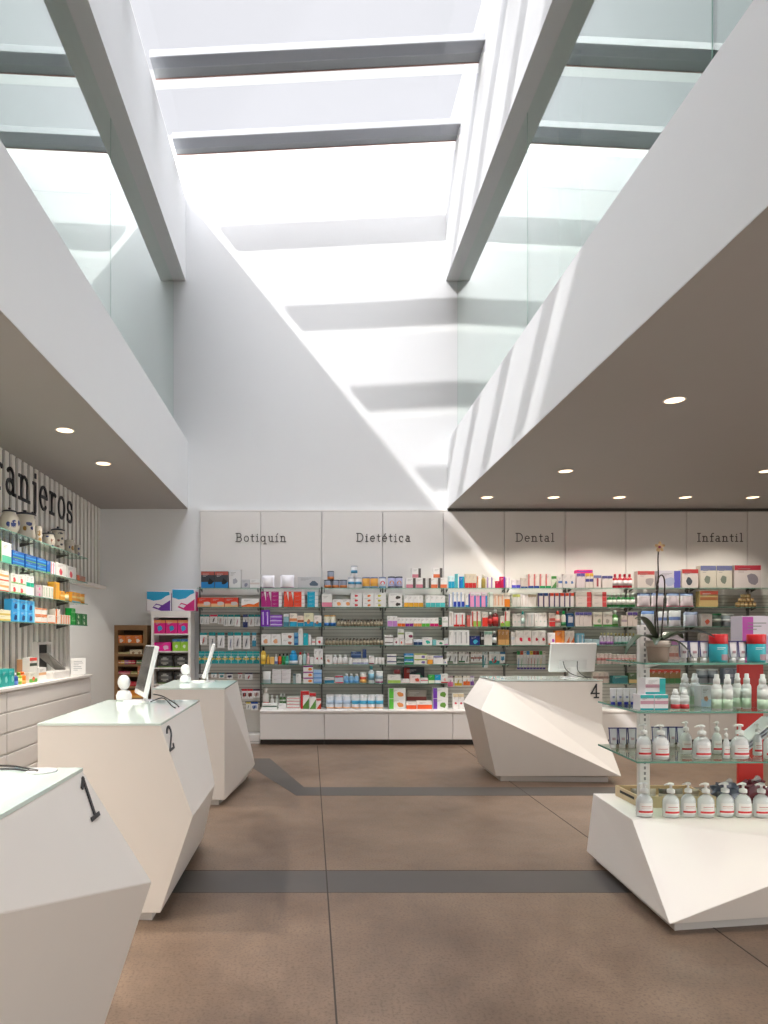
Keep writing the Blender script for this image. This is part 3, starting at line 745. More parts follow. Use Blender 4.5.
R_('D2', 6, 'carton', 155, 360, 325, 2, 3, '#e6e3e4', [('base', '#dcd8da')], None, 'plain pale carton')
R_('D2', 6, 'carton', 384, 416, 375, 1, 1, '#98a8ac', [('top', '#4a6a70')], None, 'slim grey-teal carton')
R_('D2', 6, 'carton', 418, 472, 375, 1, 1, W, [], None, 'white boxed ointment carton')
R_('D2', 6, 'carton', 495, 605, 285, 1, 3, W, [('top', '#a01f90'), ('spotr', '#f08a30')], None, 'white carton with purple band')
R_('D2', 6, 'carton', 607, 700, 330, 1, 3, '#a6c6ea', [('band', '#6a9cd8')], None, 'pale blue carton')
R_('D2', 7, 'bottle', 48, 116, 540, 1, 1, W, [('band', '#d8382c')], None, 'large white bottle with red label', y=9.83)
R_('D2', 7, 'bottle', 130, 174, 620, 1, 1, W, [], None, 'white lotion bottle', y=9.83)
R_('D2', 7, 'bottle', 186, 222, 625, 1, 1, '#e8e8e4', [('base', '#90a898')], None, 'slim white bottle', y=9.83)
R_('D2', 7, 'carton', 48, 216, 700, 1, 1, '#eceeea', [('mid', '#5a7a68')], None, 'low white carton with green stripe', y=9.66)
R_('D2', 7, 'bottle', 232, 306, 605, 2, 1, '#5a8a50', [('top', '#e8ece4')], None, 'green and white bottle', y=9.83)
R_('D2', 7, 'carton', 226, 310, 705, 1, 1, W, [], None, 'low blank white carton', y=9.68)
R_('D2', 7, 'carton', 316, 460, 632, 1, 4, W, [('mid', '#e08078')], None, 'flat white carton with red print')
R_('D2', 7, 'carton', 466, 562, 568, 1, 1, '#f0ece8', [('diag', '#5a8a3c'), ('left', '#cc1f28'), ('top', '#cc1f28')], None, 'largest red and white carton')
R_('D2', 7, 'carton', 565, 636, 590, 1, 1, '#f0ece8', [('diag', '#5a8a3c'), ('top', '#cc1f28')], None, 'middle red and white carton')
R_('D2', 7, 'carton', 640, 692, 650, 1, 1, '#f0ece8', [('diag', '#cc3a20'), ('top', '#cc5048')], None, 'smallest red and white carton')
# bay three
R_('C3', 1, 'can', 45, 300, 215, 3, 1, '#8f97a8', [('band', '#cf7a3c')], '#3d4657', 'short grey and orange tin')
R_('C3', 1, 'can', 80, 156, 118, 1, 1, '#8f97a8', [('band', '#cf7a3c')], '#3d4657', 'grey tin balanced on the three tins', zb=1, over=.1207)
R_('C3', 1, 'can', 308, 460, 188, 2, 1, '#ececee', [('mid', '#4a9ac0')], '#c4c6cc', 'white tin with blue mark')
R_('C3', 1, 'can', 340, 414, 60, 1, 1, '#ececee', [('mid', '#4a9ac0')], '#c4c6cc', 'white tin on top of two tins', zb=1, over=.1557)
R_('C3', 1, 'can', 465, 640, 185, 2, 1, '#e9ac50', [('base', '#3a9ac0')], '#7888b0', 'orange tin with blue rim')
R_('C3', 1, 'can', 645, 728, 185, 1, 1, '#d8dde6', [('spot', '#dc2f38'), ('base', '#3a9ac0')], '#7888b0', 'tin with large red circle')
R_('C3', 2, 'carton', 20, 134, 375, 1, 1, '#ecece6', [('band', '#e888a0')], None, 'white carton with pink base')
R_('C3', 2, 'carton', 138, 336, 430, 2, 1, W, [('spotr', '#f0a060')], None, 'white and orange carton')
R_('C3', 2, 'carton', 336, 462, 360, 1, 3, W, [('spot', '#de3a44')], None, 'flat white carton, red oval')
R_('C3', 2, 'carton', 468, 590, 360, 1, 3, W, [('spot', '#e88040')], None, 'flat white carton, orange oval')
R_('C3', 2, 'carton', 592, 724, 360, 1, 3, W, [('spot', '#d8cf50')], None, 'flat white carton, yellow oval')
R_('C3', 3, 'can', 45, 176, 605, 2, 1, '#e8e4d0', [('band', '#1c6ab0')], '#caa060', 'navy and yellow tin')
R_('C3', 3, 'vial', 186, 692, 650, 14, 1, '#857a66', [], None, 'small brown-labelled vial', gap=.05, jit=.07)
R_('C3', 4, 'vial', 55, 692, 860, 17, 1, '#857a66', [], None, 'small brown vial', gap=.05, jit=.07)
R_('D3', 5, 'carton', 60, 136, 165, 1, 1, W, [('spot', '#e0b098')], None, 'white carton with peach mark')
R_('D3', 5, 'bottle', 138, 308, 165, 3, 1, '#ecebea', [('base', '#d8b8b0')], None, 'round white bottle')
R_('D3', 5, 'carton', 316, 352, 195, 1, 1, W, [], None, 'slim white carton')
R_('D3', 5, 'carton', 358, 530, 210, 4, 1, W, [('band', '#a8b0d0')], None, 'low white carton with lilac band')
R_('D3', 5, 'carton', 342, 452, 130, 1, 1, '#2f4a78', [('mid', '#6a86b0')], None, 'navy carton lying on white cartons', zb=1, over=.0915, y=9.76)
R_('D3', 5, 'carton', 470, 510, 105, 1, 1, '#27427a', [], None, 'upright navy carton on white cartons', zb=1, over=.0915, y=9.76)
R_('D3', 5, 'carton', 535, 592, 175, 1, 1, W, [('base', '#8a2040')], None, 'white carton with maroon base')
R_('D3', 5, 'jar', 596, 708, 195, 3, 1, '#e8e6e2', [], '#f2f2f0', 'small white jar')
R_('D3', 6, 'carton', 45, 156, 415, 1, 1, '#ddd8d4', [('half', '#2080a0')], None, 'teal and white carton')
R_('D3', 6, 'carton', 165, 256, 395, 1, 1, '#d0dce8', [('base', '#d04050'), ('top', '#d04050')], None, 'pale carton with red edges')
R_('D3', 6, 'bottle', 262, 430, 375, 3, 1, '#90c0e4', [('band', '#5aa0d8')], '#f4f4f6', 'pale blue bottle with white cap')
R_('D3', 6, 'can', 438, 514, 360, 1, 1, '#f0ece6', [('band', '#ecb060'), ('mid', '#e06040')], '#f0f0f0', 'white canister with orange bands')
R_('D3', 6, 'bottle', 530, 598, 288, 1, 1, '#e0e8ec', [('label', '#88c0d8')], '#60b0b8', 'tall bottle with teal cap')
R_('D3', 6, 'can', 610, 694, 345, 1, 1, '#e8ecf0', [('base', '#a02070'), ('mid', '#a0b8c8')], '#f4f4f4', 'white canister with purple base')
R_('D3', 7, 'can', 65, 342, 612, 3, 1, '#dde4ec', [('base', '#ecb890'), ('mid', '#b8cce0')], '#f2f2f4', 'white canister with peach base')
R_('D3', 7, 'can', 346, 700, 612, 4, 1, '#e8e8ea', [('mid', '#48b0d8'), ('base', '#e8b890')], '#f2f2f4', 'wide white canister with blue mark')
# bay four
R_('C4', 1, 'can', 88, 252, 178, 2, 1, '#b8bce0', [('spot', '#d8925c'), ('base', '#444450')], '#3a3c48', 'lilac tin with dark lid')
R_('C4', 1, 'carton', 285, 500, 195, 2, 1, W, [('band', '#d88898'), ('right', '#5a5652')], None, 'white carton with pink flower')
R_('C4', 1, 'carton', 350, 450, 88, 1, 1, W, [('band', '#d88898'), ('right', '#5a5652')], None, 'pink-flowered carton stacked on two others', zb=1, over=.1467)
R_('C4', 1, 'carton', 530, 735, 195, 2, 1, W, [('band', '#e87848'), ('left', '#5a5652')], None, 'white carton with orange flower')
R_('C4', 1, 'carton', 582, 684, 85, 1, 1, W, [('band', '#e87848'), ('right', '#5a5652')], None, 'orange-flowered carton stacked on two others', zb=1, over=.1467)
R_('C4', 2, 'carton', 90, 242, 365, 1, 2, W, [('spotr', '#4a4440')], None, 'white carton with dark picture')
R_('C4', 2, 'carton', 262, 474, 385, 4, 1, W, [('band', '#e2a628')], None, 'white carton with amber base')
R_('C4', 2, 'carton', 500, 712, 385, 4, 1, W, [('band', '#48bfc0')], None, 'white carton with aqua base')
R_('C4', 3, 'carton', 80, 188, 615, 2, 1, W, [('half', '#c488cc')], None, 'white carton with lilac base')
for k, (a, b, c, nm) in enumerate([(190, 276, '#ef6c1e', 'orange'), (277, 366, '#92208c', 'plum'), (367, 456, '#d99050', 'tan'), (457, 545, '#5cb838', 'green'), (547, 640, '#d01868', 'crimson')]):
    R_('C4', 3, 'carton', a, b, 635, 2, 1, W, [('band', c)], None, 'white carton with %s base' % nm)
R_('C4', 3, 'carton', 645, 678, 630, 1, 1, '#2a5a40', [('base', '#c83020')], None, 'slim dark green carton')
R_('C4', 3, 'carton', 682, 745, 625, 1, 1, W, [('mid', '#d0d8cc')], None, 'pale white square carton')
R_('C4', 4, 'carton', 50, 145, 825, 1, 2, W, [('mid', '#6a605c')], None, 'white carton with dark print')
R_('C4', 4, 'carton', 148, 205, 855, 1, 1, W, [('spot', '#8a3a50')], None, 'white carton, maroon dot')
R_('C4', 4, 'carton', 208, 270, 862, 1, 1, W, [('spot', '#e8785a')], None, 'white carton, coral dot')
R_('C4', 4, 'carton', 196, 262, 762, 1, 1, W, [('mid', '#a0b070')], None, 'small upright carton on top', zb=1, over=.1003)
R_('C4', 4, 'carton', 274, 352, 872, 1, 1, W, [('band', '#d8c0b8')], None, 'low white carton')
R_('C4', 4, 'carton', 274, 362, 792, 1, 1, W, [('spotr', '#8a2a50')], None, 'white carton perched on low carton', zb=1, over=.0885)
R_('C4', 4, 'carton', 366, 464, 872, 2, 1, '#e0e8f0', [('half', '#17406e')], None, 'navy and white carton')
R_('C4', 4, 'carton', 467, 572, 850, 1, 1, W, [('spot', '#28b8a4')], None, 'wide white carton with aqua mark')
R_('C4', 4, 'carton', 575, 615, 875, 1, 1, '#78c4c8', [], None, 'small aqua carton')
R_('C4', 4, 'carton', 618, 700, 882, 1, 1, W, [('spot', '#3a9a70')], None, 'low white carton, green dot')
R_('C4', 4, 'carton', 703, 745, 860, 1, 1, '#e6f0ee', [('base', '#d880c0')], None, 'white carton with pink base')
R_('D4', 5, 'carton', 75, 178, 155, 1, 2, W, [('mid', '#3a3f78')], None, 'white carton with navy line')
R_('D4', 5, 'carton', 181, 264, 175, 1, 2, '#335548', [('mid', '#c8d0c8')], None, 'dark green carton')
R_('D4', 5, 'carton', 266, 368, 150, 1, 2, '#2e8fd4', [('band', '#3a9a50'), ('mid', '#c8e0e0')], None, 'blue and green carton')
R_('D4', 5, 'carton', 372, 515, 150, 1, 2, '#eeebdc', [('top', '#a8b850'), ('spotr', '#7a6ab0')], None, 'cream carton with lime top')
R_('D4', 5, 'carton', 518, 580, 175, 1, 1, '#f4eadc', [('half', '#eca030')], None, 'orange and cream carton')
R_('D4', 5, 'carton', 583, 690, 175, 1, 1, W, [('top', '#8a88b8')], None, 'white carton with violet print')
R_('D4', 5, 'carton', 695, 736, 215, 1, 1, W, [('spot', '#2a60b8')], None, 'tiny white carton, blue dot')
R_('D4', 6, 'carton', 80, 226, 385, 1, 1, '#efeee8', [('band', '#a8cc60')], None, 'wide carton with lime base')
R_('D4', 6, 'jar', 155, 226, 327, 1, 1, '#8a3a3a', [], '#5a2022', 'maroon jar on a carton', zb=1, over=.134)
R_('D4', 6, 'carton', 230, 326, 430, 1, 1, W, [('base', '#e0a0a0')], None, 'low white and pink carton')
R_('D4', 6, 'carton', 330, 440, 385, 1, 1, '#f2e0dc', [('spotr', '#e05840')], None, 'pink and white carton')
R_('D4', 6, 'carton', 443, 528, 420, 1, 1, W, [('mid', '#e08890')], None, 'low white carton, pink line')
R_('D4', 6, 'carton', 270, 505, 308, 1, 1, '#24343c', [('left', '#a02820'), ('spotr', '#2a6a58')], None, 'dark pictured carton behind others', y=9.86)
R_('D4', 6, 'carton', 530, 600, 385, 1, 1, '#38b048', [('band', '#e8f0d8')], None, 'bright green carton')
R_('D4', 6, 'carton', 602, 665, 385, 1, 1, '#18a8d8', [('band', '#e8f0f0')], None, 'bright blue carton')
R_('D4', 6, 'carton', 667, 743, 375, 1, 1, W, [('base', '#c84040'), ('spot', '#e8b0a8')], None, 'white carton with red foot')
R_('D4', 7, 'carton', 95, 282, 538, 1, 2, W, [('left', '#5cc440'), ('spotr', '#e09050')], None, 'white carton with green flash')
R_('D4', 7, 'carton', 300, 530, 560, 1, 1, '#a39f98', [('mid', '#7a3430')], None, 'grey carton with brown picture', y=9.85)
R_('D4', 7, 'carton', 286, 402, 690, 1, 1, '#f4ece6', [('half', '#f0602a')], None, 'low orange and white carton')
R_('D4', 7, 'carton', 405, 572, 680, 1, 1, '#f4ece6', [('half', '#f0602a')], None, 'longer orange and white carton')
R_('D4', 7, 'carton', 578, 745, 535, 1, 2, W, [('left', '#7a40b8'), ('spotr', '#6a9a40')], None, 'white carton with purple flash')
# bay five
R_('C5', 1, 'carton', 90, 158, 175, 2, 1, '#d8eef0', [('half', '#18a8d0')], None, 'turquoise carton')
R_('C5', 1, 'carton', 165, 208, 150, 1, 1, '#5ac0c8', [('right', W)], None, 'tall teal carton')
R_('C5', 1, 'carton', 211, 266, 180, 1, 1, '#1880d0', [('right', '#20b0b8')], None, 'blue and teal carton')
R_('C5', 1, 'carton', 272, 395, 150, 3, 1, '#d8cdb8', [('band', '#cc3030')], None, 'beige carton with red base')
R_('C5', 1, 'carton', 405, 446, 175, 1, 1, W, [('left', '#e88848')], None, 'white and orange carton')
R_('C5', 1, 'bottle', 455, 502, 158, 1, 1, '#a8964a', [], '#e8e4d8', 'olive bottle with pale cap')
R_('C5', 1, 'carton', 515, 602, 185, 2, 1, W, [('left', '#b088d0')], None, 'white and lilac carton')
R_('C5', 1, 'carton', 610, 652, 230, 1, 1, '#d81850', [], None, 'short crimson carton')
R_('C5', 1, 'carton', 656, 712, 180, 1, 1, '#c41450', [('right', '#6a40b0')], None, 'tall crimson carton')
R_('C5', 2, 'carton', 95, 132, 370, 1, 1, W, [('left', '#8888c8')], None, 'slim white carton')
R_('C5', 2, 'carton', 135, 266, 350, 3, 1, W, [('band', '#2040b0'), ('left', '#a8c0e8')], None, 'white carton with blue base')
R_('C5', 2, 'carton', 275, 326, 370, 1, 1, W, [('base', '#20a0d8'), ('right', '#3050a8')], None, 'white and blue carton')
R_('C5', 2, 'carton', 330, 515, 355, 3, 1, '#f09cc8', [('right', '#2888c8'), ('top', '#f0e8ee')], None, 'pink and blue carton')
R_('C5', 2, 'carton', 530, 580, 350, 1, 1, '#e8f0e8', [('left', '#b0d8b8')], None, 'pale green carton')
R_('C5', 2, 'carton', 582, 700, 370, 3, 1, '#f2e2d2', [('vline', '#e8a070')], None, 'peach and white carton')
R_('C5', 2, 'carton', 704, 766, 358, 1, 1, '#f0e4d8', [('half', '#f08820')], None, 'orange and white carton')
R_('C5', 3, 'carton', 98, 144, 562, 1, 1, '#ece6e2', [('vline', '#c8b8b0')], None, 'tall off-white carton')
R_('C5', 3, 'carton', 148, 275, 580, 2, 1, '#ece4e2', [('vline', '#e06868'), ('base', '#cc2020')], None, 'white carton with red stripe')
R_('C5', 3, 'carton', 295, 346, 605, 1, 1, '#d86a60', [('right', '#e8e0dc')], None, 'coral carton')
R_('C5', 3, 'carton', 350, 446, 562, 2, 1, '#ece4dc', [('band', '#98c858'), ('left', '#d84840')], None, 'red, white and green carton')
R_('C5', 3, 'carton', 460, 524, 570, 1, 1, '#ece4dc', [('half', '#e83828'), ('mid', '#e83828')], None, 'bright red carton')
R_('C5', 3, 'bottle', 528, 574, 572, 1, 1, '#7a2020', [('label', '#d84040')], '#f0f0ee', 'small dark red bottle')
R_('C5', 3, 'bottle', 577, 646, 542, 1, 1, '#7a2020', [('label', '#d84040')], '#f0f0ee', 'large dark red bottle')
R_('C5', 3, 'carton', 660, 706, 612, 1, 1, '#ece4dc', [('band', '#90b840'), ('spot', '#d83020')], None, 'white carton, red and green')
R_('C5', 3, 'carton', 708, 766, 562, 1, 1, '#ece4dc', [('left', '#d85050'), ('band', '#98c858')], None, 'tall carton with red stripes')
R_('C5', 4, 'carton', 98, 141, 770, 1, 1, '#f0ecea', [], None, 'slim pale carton')
R_('C5', 4, 'carton', 143, 320, 772, 3, 1, '#ecebea', [('vline', '#b8b6b8')], None, 'tall white carton, grey stripe')
R_('C5', 4, 'carton', 325, 436, 835, 1, 1, '#152870', [('spot', '#40b0d0')], None, 'square navy carton')
R_('C5', 4, 'carton', 445, 481, 790, 1, 1, '#2a2a2a', [('mid', '#c8c8c8')], None, 'slim black carton')
R_('C5', 4, 'carton', 483, 570, 785, 2, 1, '#e4e4e0', [('top', '#88b0a0')], None, 'pale carton with green dots')
R_('C5', 4, 'bottle', 574, 623, 780, 1, 1, '#303438', [('label', '#e8ecec')], '#f0f0f0', 'dark bottle with white label')
R_('C5', 4, 'carton', 635, 757, 765, 3, 1, '#a87840', [('band', '#d8a868')], None, 'tan upright carton')
R_('D5', 7, 'carton', 110, 202, 465, 2, 1, W, [('spot', '#e05060'), ('top', '#e8d8b0')], None, 'white carton with red ring')
# bay six
R_('C6', 1, 'carton', 60, 122, 188, 2, 1, '#e4dcd8', [('left', '#c0a8c8')], None, 'pale lilac carton')
R_('C6', 1, 'carton', 126, 222, 215, 2, 1, '#e0d4d8', [('band', '#5048b8')], None, 'low violet-based carton')
R_('C6', 1, 'carton', 226, 302, 195, 2, 1, '#d8ccc4', [('base', '#2a4a98')], None, 'beige carton')
R_('C6', 1, 'carton', 305, 430, 150, 2, 1, '#e2d8d2', [('left', '#d87878'), ('base', '#1f48a0')], None, 'white carton with blue foot')
R_('C6', 1, 'carton', 432, 556, 150, 2, 1, '#e2d8d2', [('left', '#d87878'), ('base', '#109858')], None, 'white carton with green foot')
R_('C6', 1, 'carton', 560, 618, 175, 1, 1, '#d8dccc', [('top', '#4a9848'), ('diag', '#5a9050')], None, 'white and green carton')
R_('C6', 1, 'carton', 635, 682, 180, 1, 1, '#dfd8d6', [('mid', '#5a78b0')], None, 'slim white and blue carton')
R_('C6', 2, 'carton', 135, 216, 375, 2, 1, '#dcdad2', [('top', '#b8c060')], None, 'white carton with lime top')
R_('C6', 2, 'carton', 220, 302, 370, 2, 1, '#dcd6d0', [('vline', '#c8b8b0')], None, 'plain off-white carton')
R_('C6', 2, 'carton', 306, 398, 375, 3, 1, '#d8d0c8', [('top', '#a89880')], None, 'greige slim carton')
R_('C6', 2, 'carton', 410, 526, 360, 2, 1, '#dcd4d2', [('top', '#1c4080'), ('left', '#504068')], None, 'white carton with navy top')
R_('C6', 2, 'carton', 530, 810, 360, 5, 1, '#dcd4d2', [('top', '#e04018'), ('left', '#504068')], None, 'white carton with scarlet top')
R_('C6', 3, 'carton', 138, 226, 590, 2, 1, '#dfdad6', [('spot', '#b8ccc4')], None, 'off-white carton')
R_('C6', 3, 'bottle', 230, 272, 560, 1, 1, '#e4e2de', [('label', '#c0dcd8')], '#40b8b0', 'white bottle, teal cap')
R_('C6', 3, 'carton', 276, 370, 580, 2, 1, '#dcd8d4', [('vline', '#c0c8c4')], None, 'pale grey carton')
R_('C6', 3, 'carton', 376, 512, 580, 3, 1, '#e0dad4', [('spot', '#b8c8bc')], None, 'white herbal carton')
R_('C6', 3, 'carton', 536, 602, 582, 1, 1, '#dcc8c0', [('band', '#e03030'), ('mid', '#c85850')], None, 'red and cream carton')
R_('C6', 3, 'bottle', 605, 667, 560, 1, 1, '#e0d8d0', [('mid', '#d8a098')], '#e04838', 'white bottle, red cap')
R_('C6', 3, 'bottle', 674, 726, 558, 1, 1, '#e0dcd4', [('band', '#308050')], '#20b860', 'white bottle, green cap')
R_('C6', 4, 'carton', 120, 160, 790, 1, 1, '#e4dfdc', [('mid', '#c8d0d8')], None, 'low white slim carton')
R_('C6', 4, 'carton', 164, 346, 775, 2, 1, '#e6dfdc', [('spotr', '#e02848')], None, 'large white carton, red circle')
R_('C6', 4, 'carton', 349, 498, 775, 2, 1, '#e6dfdc', [('spotr', '#b82038')], None, 'white carton, crimson circle')
R_('C6', 4, 'carton', 525, 602, 800, 1, 1, '#e0d8d8', [('base', '#e08030'), ('spotr', '#b040b0')], None, 'white carton with magenta mark')
R_('C6', 4, 'carton', 605, 706, 775, 1, 1, '#d87828', [('right', '#e89848')], None, 'big orange carton')
# bay seven
0 and R_('C7', 1, 'carton', 0, 22, 170, 1, 1, '#d8d0cc', [('mid', '#5a78b0')], None, 'sliver of blue carton')
R_('C7', 1, 'carton', 26, 142, 130, 2, 1, '#dfd8d6', [('spot', '#4870a8')], None, 'white carton, blue circle')
R_('C7', 1, 'carton', 155, 236, 125, 2, 1, '#dfd2d4', [('top', '#5a50a0')], None, 'white carton, purple print')
R_('C7', 1, 'carton', 240, 316, 125, 2, 1, '#dfd4cc', [('top', '#e0b040'), ('mid', '#484888')], None, 'white carton, yellow top')
R_('C7', 1, 'carton', 158, 314, 93, 1, 1, '#e02888', [('mid', '#7048a8')], None, 'pink carton laid across the tops', zb=1, over=.2095)
R_('C7', 1, 'carton', 320, 396, 145, 1, 1, '#ddd0cc', [('vline', '#a04850'), ('top', '#7078a8')], None, 'white carton, maroon stripe')
R_('C7', 1, 'carton', 400, 502, 150, 2, 1, '#ddd4d0', [('top', '#4a4a88')], None, 'white carton, navy print')
R_('C7', 1, 'bottle', 508, 696, 132, 4, 1, '#c02038', [('label', '#e0d8dc')], '#c82840', 'red bottle with white label')
0 and R_('C7', 2, 'carton', 0, 136, 315, 3, 1, '#dcd4d2', [('top', '#e04018'), ('left', '#504068')], None, 'scarlet-topped carton')
R_('C7', 2, 'carton', 150, 302, 305, 1, 3, '#dcd0ca', [('right', '#d04848')], None, 'flat white and red carton')
R_('C7', 2, 'carton', 306, 446, 305, 1, 3, '#dcd0ca', [('right', '#d04848')], None, 'flat cream and red carton')
R_('C7', 2, 'bottle', 455, 722, 322, 6, 1, '#1f7838', [('label', '#e0e0dc')], '#dce8dc', 'green mouthwash bottle')
0 and R_('C7', 3, 'bottle', 10, 62, 490, 1, 1, '#dcdcd4', [('band', '#2c8048')], '#30c070', 'white bottle, mint cap')
R_('C7', 3, 'carton', 65, 132, 512, 1, 1, '#1c5080', [('label', '#c8c8d0')], None, 'blue-framed carton')
R_('C7', 3, 'carton', 142, 302, 500, 4, 1, '#ded4d0', [('top', '#6058a0')], None, 'white carton, violet top')
R_('C7', 3, 'carton', 316, 402, 500, 1, 1, '#dcd4c8', [('base', '#409038'), ('spotr', '#a0a890')], None, 'white carton, green base')
R_('C7', 3, 'carton', 408, 500, 500, 1, 1, '#d8d0c8', [('base', '#409038'), ('spot', '#a8a098')], None, 'grey carton, green base')
R_('C7', 3, 'bottle', 503, 564, 485, 1, 1, '#4a8a3a', [('label', '#b8d8b8')], '#e0e8e0', 'green bottle, white cap')
R_('C7', 3, 'carton', 585, 640, 532, 1, 1, '#d8ccc4', [('mid', '#a898a0')], None, 'small cream carton')
R_('C7', 3, 'carton', 645, 741, 500, 2, 1, '#d8ccc4', [('top', '#604898')], None, 'cream carton, violet mark')
0 and R_('C7', 4, 'carton', 0, 40, 680, 1, 1, '#d87830', [], None, 'orange slab carton')
R_('C7', 4, 'carton', 44, 134, 682, 2, 1, '#dccfc8', [('diag', '#d06828')], None, 'white carton, orange corner')
R_('C7', 4, 'carton', 150, 232, 705, 2, 1, '#78b0cc', [('vline', '#d0dce0')], None, 'light blue carton')
R_('C7', 4, 'carton', 236, 376, 760, 2, 1, '#a8c8d0', [('base', '#60a8b8')], None, 'low pale blue carton')
R_('C7', 4, 'bottle', 380, 512, 700, 4, 1, '#c8c4d0', [('band', '#8858a0')], '#c8c090', 'lilac toothpaste bottle')
R_('C7', 4, 'bottle', 520, 725, 705, 6, 1, '#c0c8d0', [('band', '#508878')], '#b8a870', 'grey-green toothpaste bottle')
R_('D6', 5, 'jar', 455, 545, 140, 4, 1, '#d8c8c4', [('mid', '#c07878')], '#d8ccc8', 'pinkish jar')
R_('D6', 5, 'jar', 548, 690, 145, 6, 1, '#d8c8c4', [('mid', '#c07878')], '#d8ccc8', 'pinkish little jar')
R_('D6', 6, 'carton', 430, 520, 250, 3, 1, '#c8bcb4', [('mid', '#9a8078')], None, 'beige carton')
R_('D6', 6, 'carton', 545, 636, 272, 1, 1, '#2a7078', [('top', '#509890')], None, 'dark teal carton')
R_('D6', 6, 'carton', 640, 692, 255, 1, 1, '#506848', [('band', '#c0a870')], None, 'olive carton')
# bays eight, nine and ten
R_('C8', 1, 'carton', 38, 136, 60, 1, 1, '#d8cec8', [('top', '#b84848'), ('spotr', '#a8a0a0')], None, 'white appliance carton, red mark')
R_('C8', 1, 'carton', 155, 282, 58, 1, 1, '#ccc8d4', [('right', '#5858b0'), ('spot', '#a8b0cc')], None, 'blue-violet feeding carton')
R_('C8', 1, 'carton', 285, 379, 50, 1, 1, '#d4ccc8', [('spot', '#4a5058'), ('top', '#b03838')], None, 'carton with dark ring picture')
R_('C8', 1, 'carton', 388, 568, 30, 2, 1, '#cfcabc', [('spot', '#7a8478'), ('top', '#6a7098')], None, 'large beige steriliser carton')
R_('C8', 1, 'carton', 575, 728, 28, 1, 1, '#d4ccca', [('top', '#a83040'), ('spotr', '#8c8690')], None, 'large grey-white carton')
R_('C8', 2, 'pouch', 45, 200, 182, 2, 1, '#d8ccd4', [('top', '#7888b8'), ('base', '#d8a0b0')], None, 'pink wipes pack')
R_('C8', 2, 'pouch', 208, 362, 182, 2, 1, '#d8ccd4', [('top', '#7888b8'), ('base', '#d86888')], None, 'rosy wipes pack')
R_('C8', 2, 'carton', 385, 490, 172, 1, 1, '#c8b078', [('mid', '#a06840'), ('top', '#b85040')], None, 'golden beige carton')
R_('C8', 2, 'can', 590, 706, 235, 5, 1, '#9a7c4c', [('mid', '#c8b48a')], '#8a7048', 'small gold tin')
R_('C8', 2, 'can', 605, 692, 212, 4, 1, '#9a7c4c', [('mid', '#c8b48a')], '#8a7048', 'gold tin of pyramid middle', zb=1, over=.071)
R_('C8', 2, 'can', 622, 675, 190, 2, 1, '#9a7c4c', [('mid', '#c8b48a')], '#8a7048', 'gold tin of pyramid top', zb=1, over=.129)
R_('C8', 3, 'pouch', 65, 142, 283, 1, 1, '#c8ccd8', [('top', '#6080c0')], None, 'white pouch, blue top')
R_('C8', 3, 'pouch', 148, 216, 285, 1, 1, '#dcdce4', [('mid', '#7088c0')], None, 'rounded white pouch')
R_('C8', 3, 'pouch', 220, 292, 280, 1, 1, '#dcdce4', [('mid', '#7088c0')], None, 'rounded pouch, blue flash')
R_('C8', 3, 'pouch', 302, 385, 288, 1, 1, '#b8bccc', [('top', '#8890b0')], None, 'grey-lilac pouch')
R_('C8', 3, 'carton', 395, 456, 300, 1, 1, '#b4aca8', [('spot', '#b85038')], None, 'grey carton, rust spot')
R_('C8', 3, 'can', 460, 520, 298, 1, 1, '#506058', [('mid', '#a8b0a8')], '#0f6038', 'grey tin with green lid')
R_('C8', 3, 'can', 524, 590, 300, 1, 1, '#8a949c', [('mid', '#c8ccd0')], '#c8c8c8', 'grey milk powder tin')
R_('C8', 3, 'carton', 595, 626, 320, 1, 1, '#30508c', [], None, 'small blue carton')
R_('C8', 4, 'carton', 110, 300, 412, 5, 1, '#c8c0cc', [('band', '#a070a0')], None, 'lilac striped carton')
R_('C8', 4, 'carton', 388, 630, 408, 6, 1, '#a89c98', [('band', '#a84a48')], None, 'grey carton with red base')
R_('C8', 5, 'carton', 45, 110, 510, 2, 1, '#c8b4ac', [('mid', '#b07870')], None, 'dusky pink carton')
R_('C8', 5, 'carton', 215, 280, 480, 2, 1, '#c8b8b4', [('mid', '#b07870')], None, 'rose carton')
R_('C8', 6, 'carton', 85, 280, 610, 6, 1, '#8a6a40', [('band', '#3a7040'), ('top', '#b83828')], None, 'brown and green carton')
R_('C8', 6, 'can', 385, 500, 610, 2, 1, '#8a929c', [('mid', '#5a6470')], '#b0b4b8', 'grey tin')
R_('C8', 6, 'carton', 520, 680, 605, 3, 1, '#7c8698', [('mid', '#b0b8c8')], None, 'blue-grey carton')

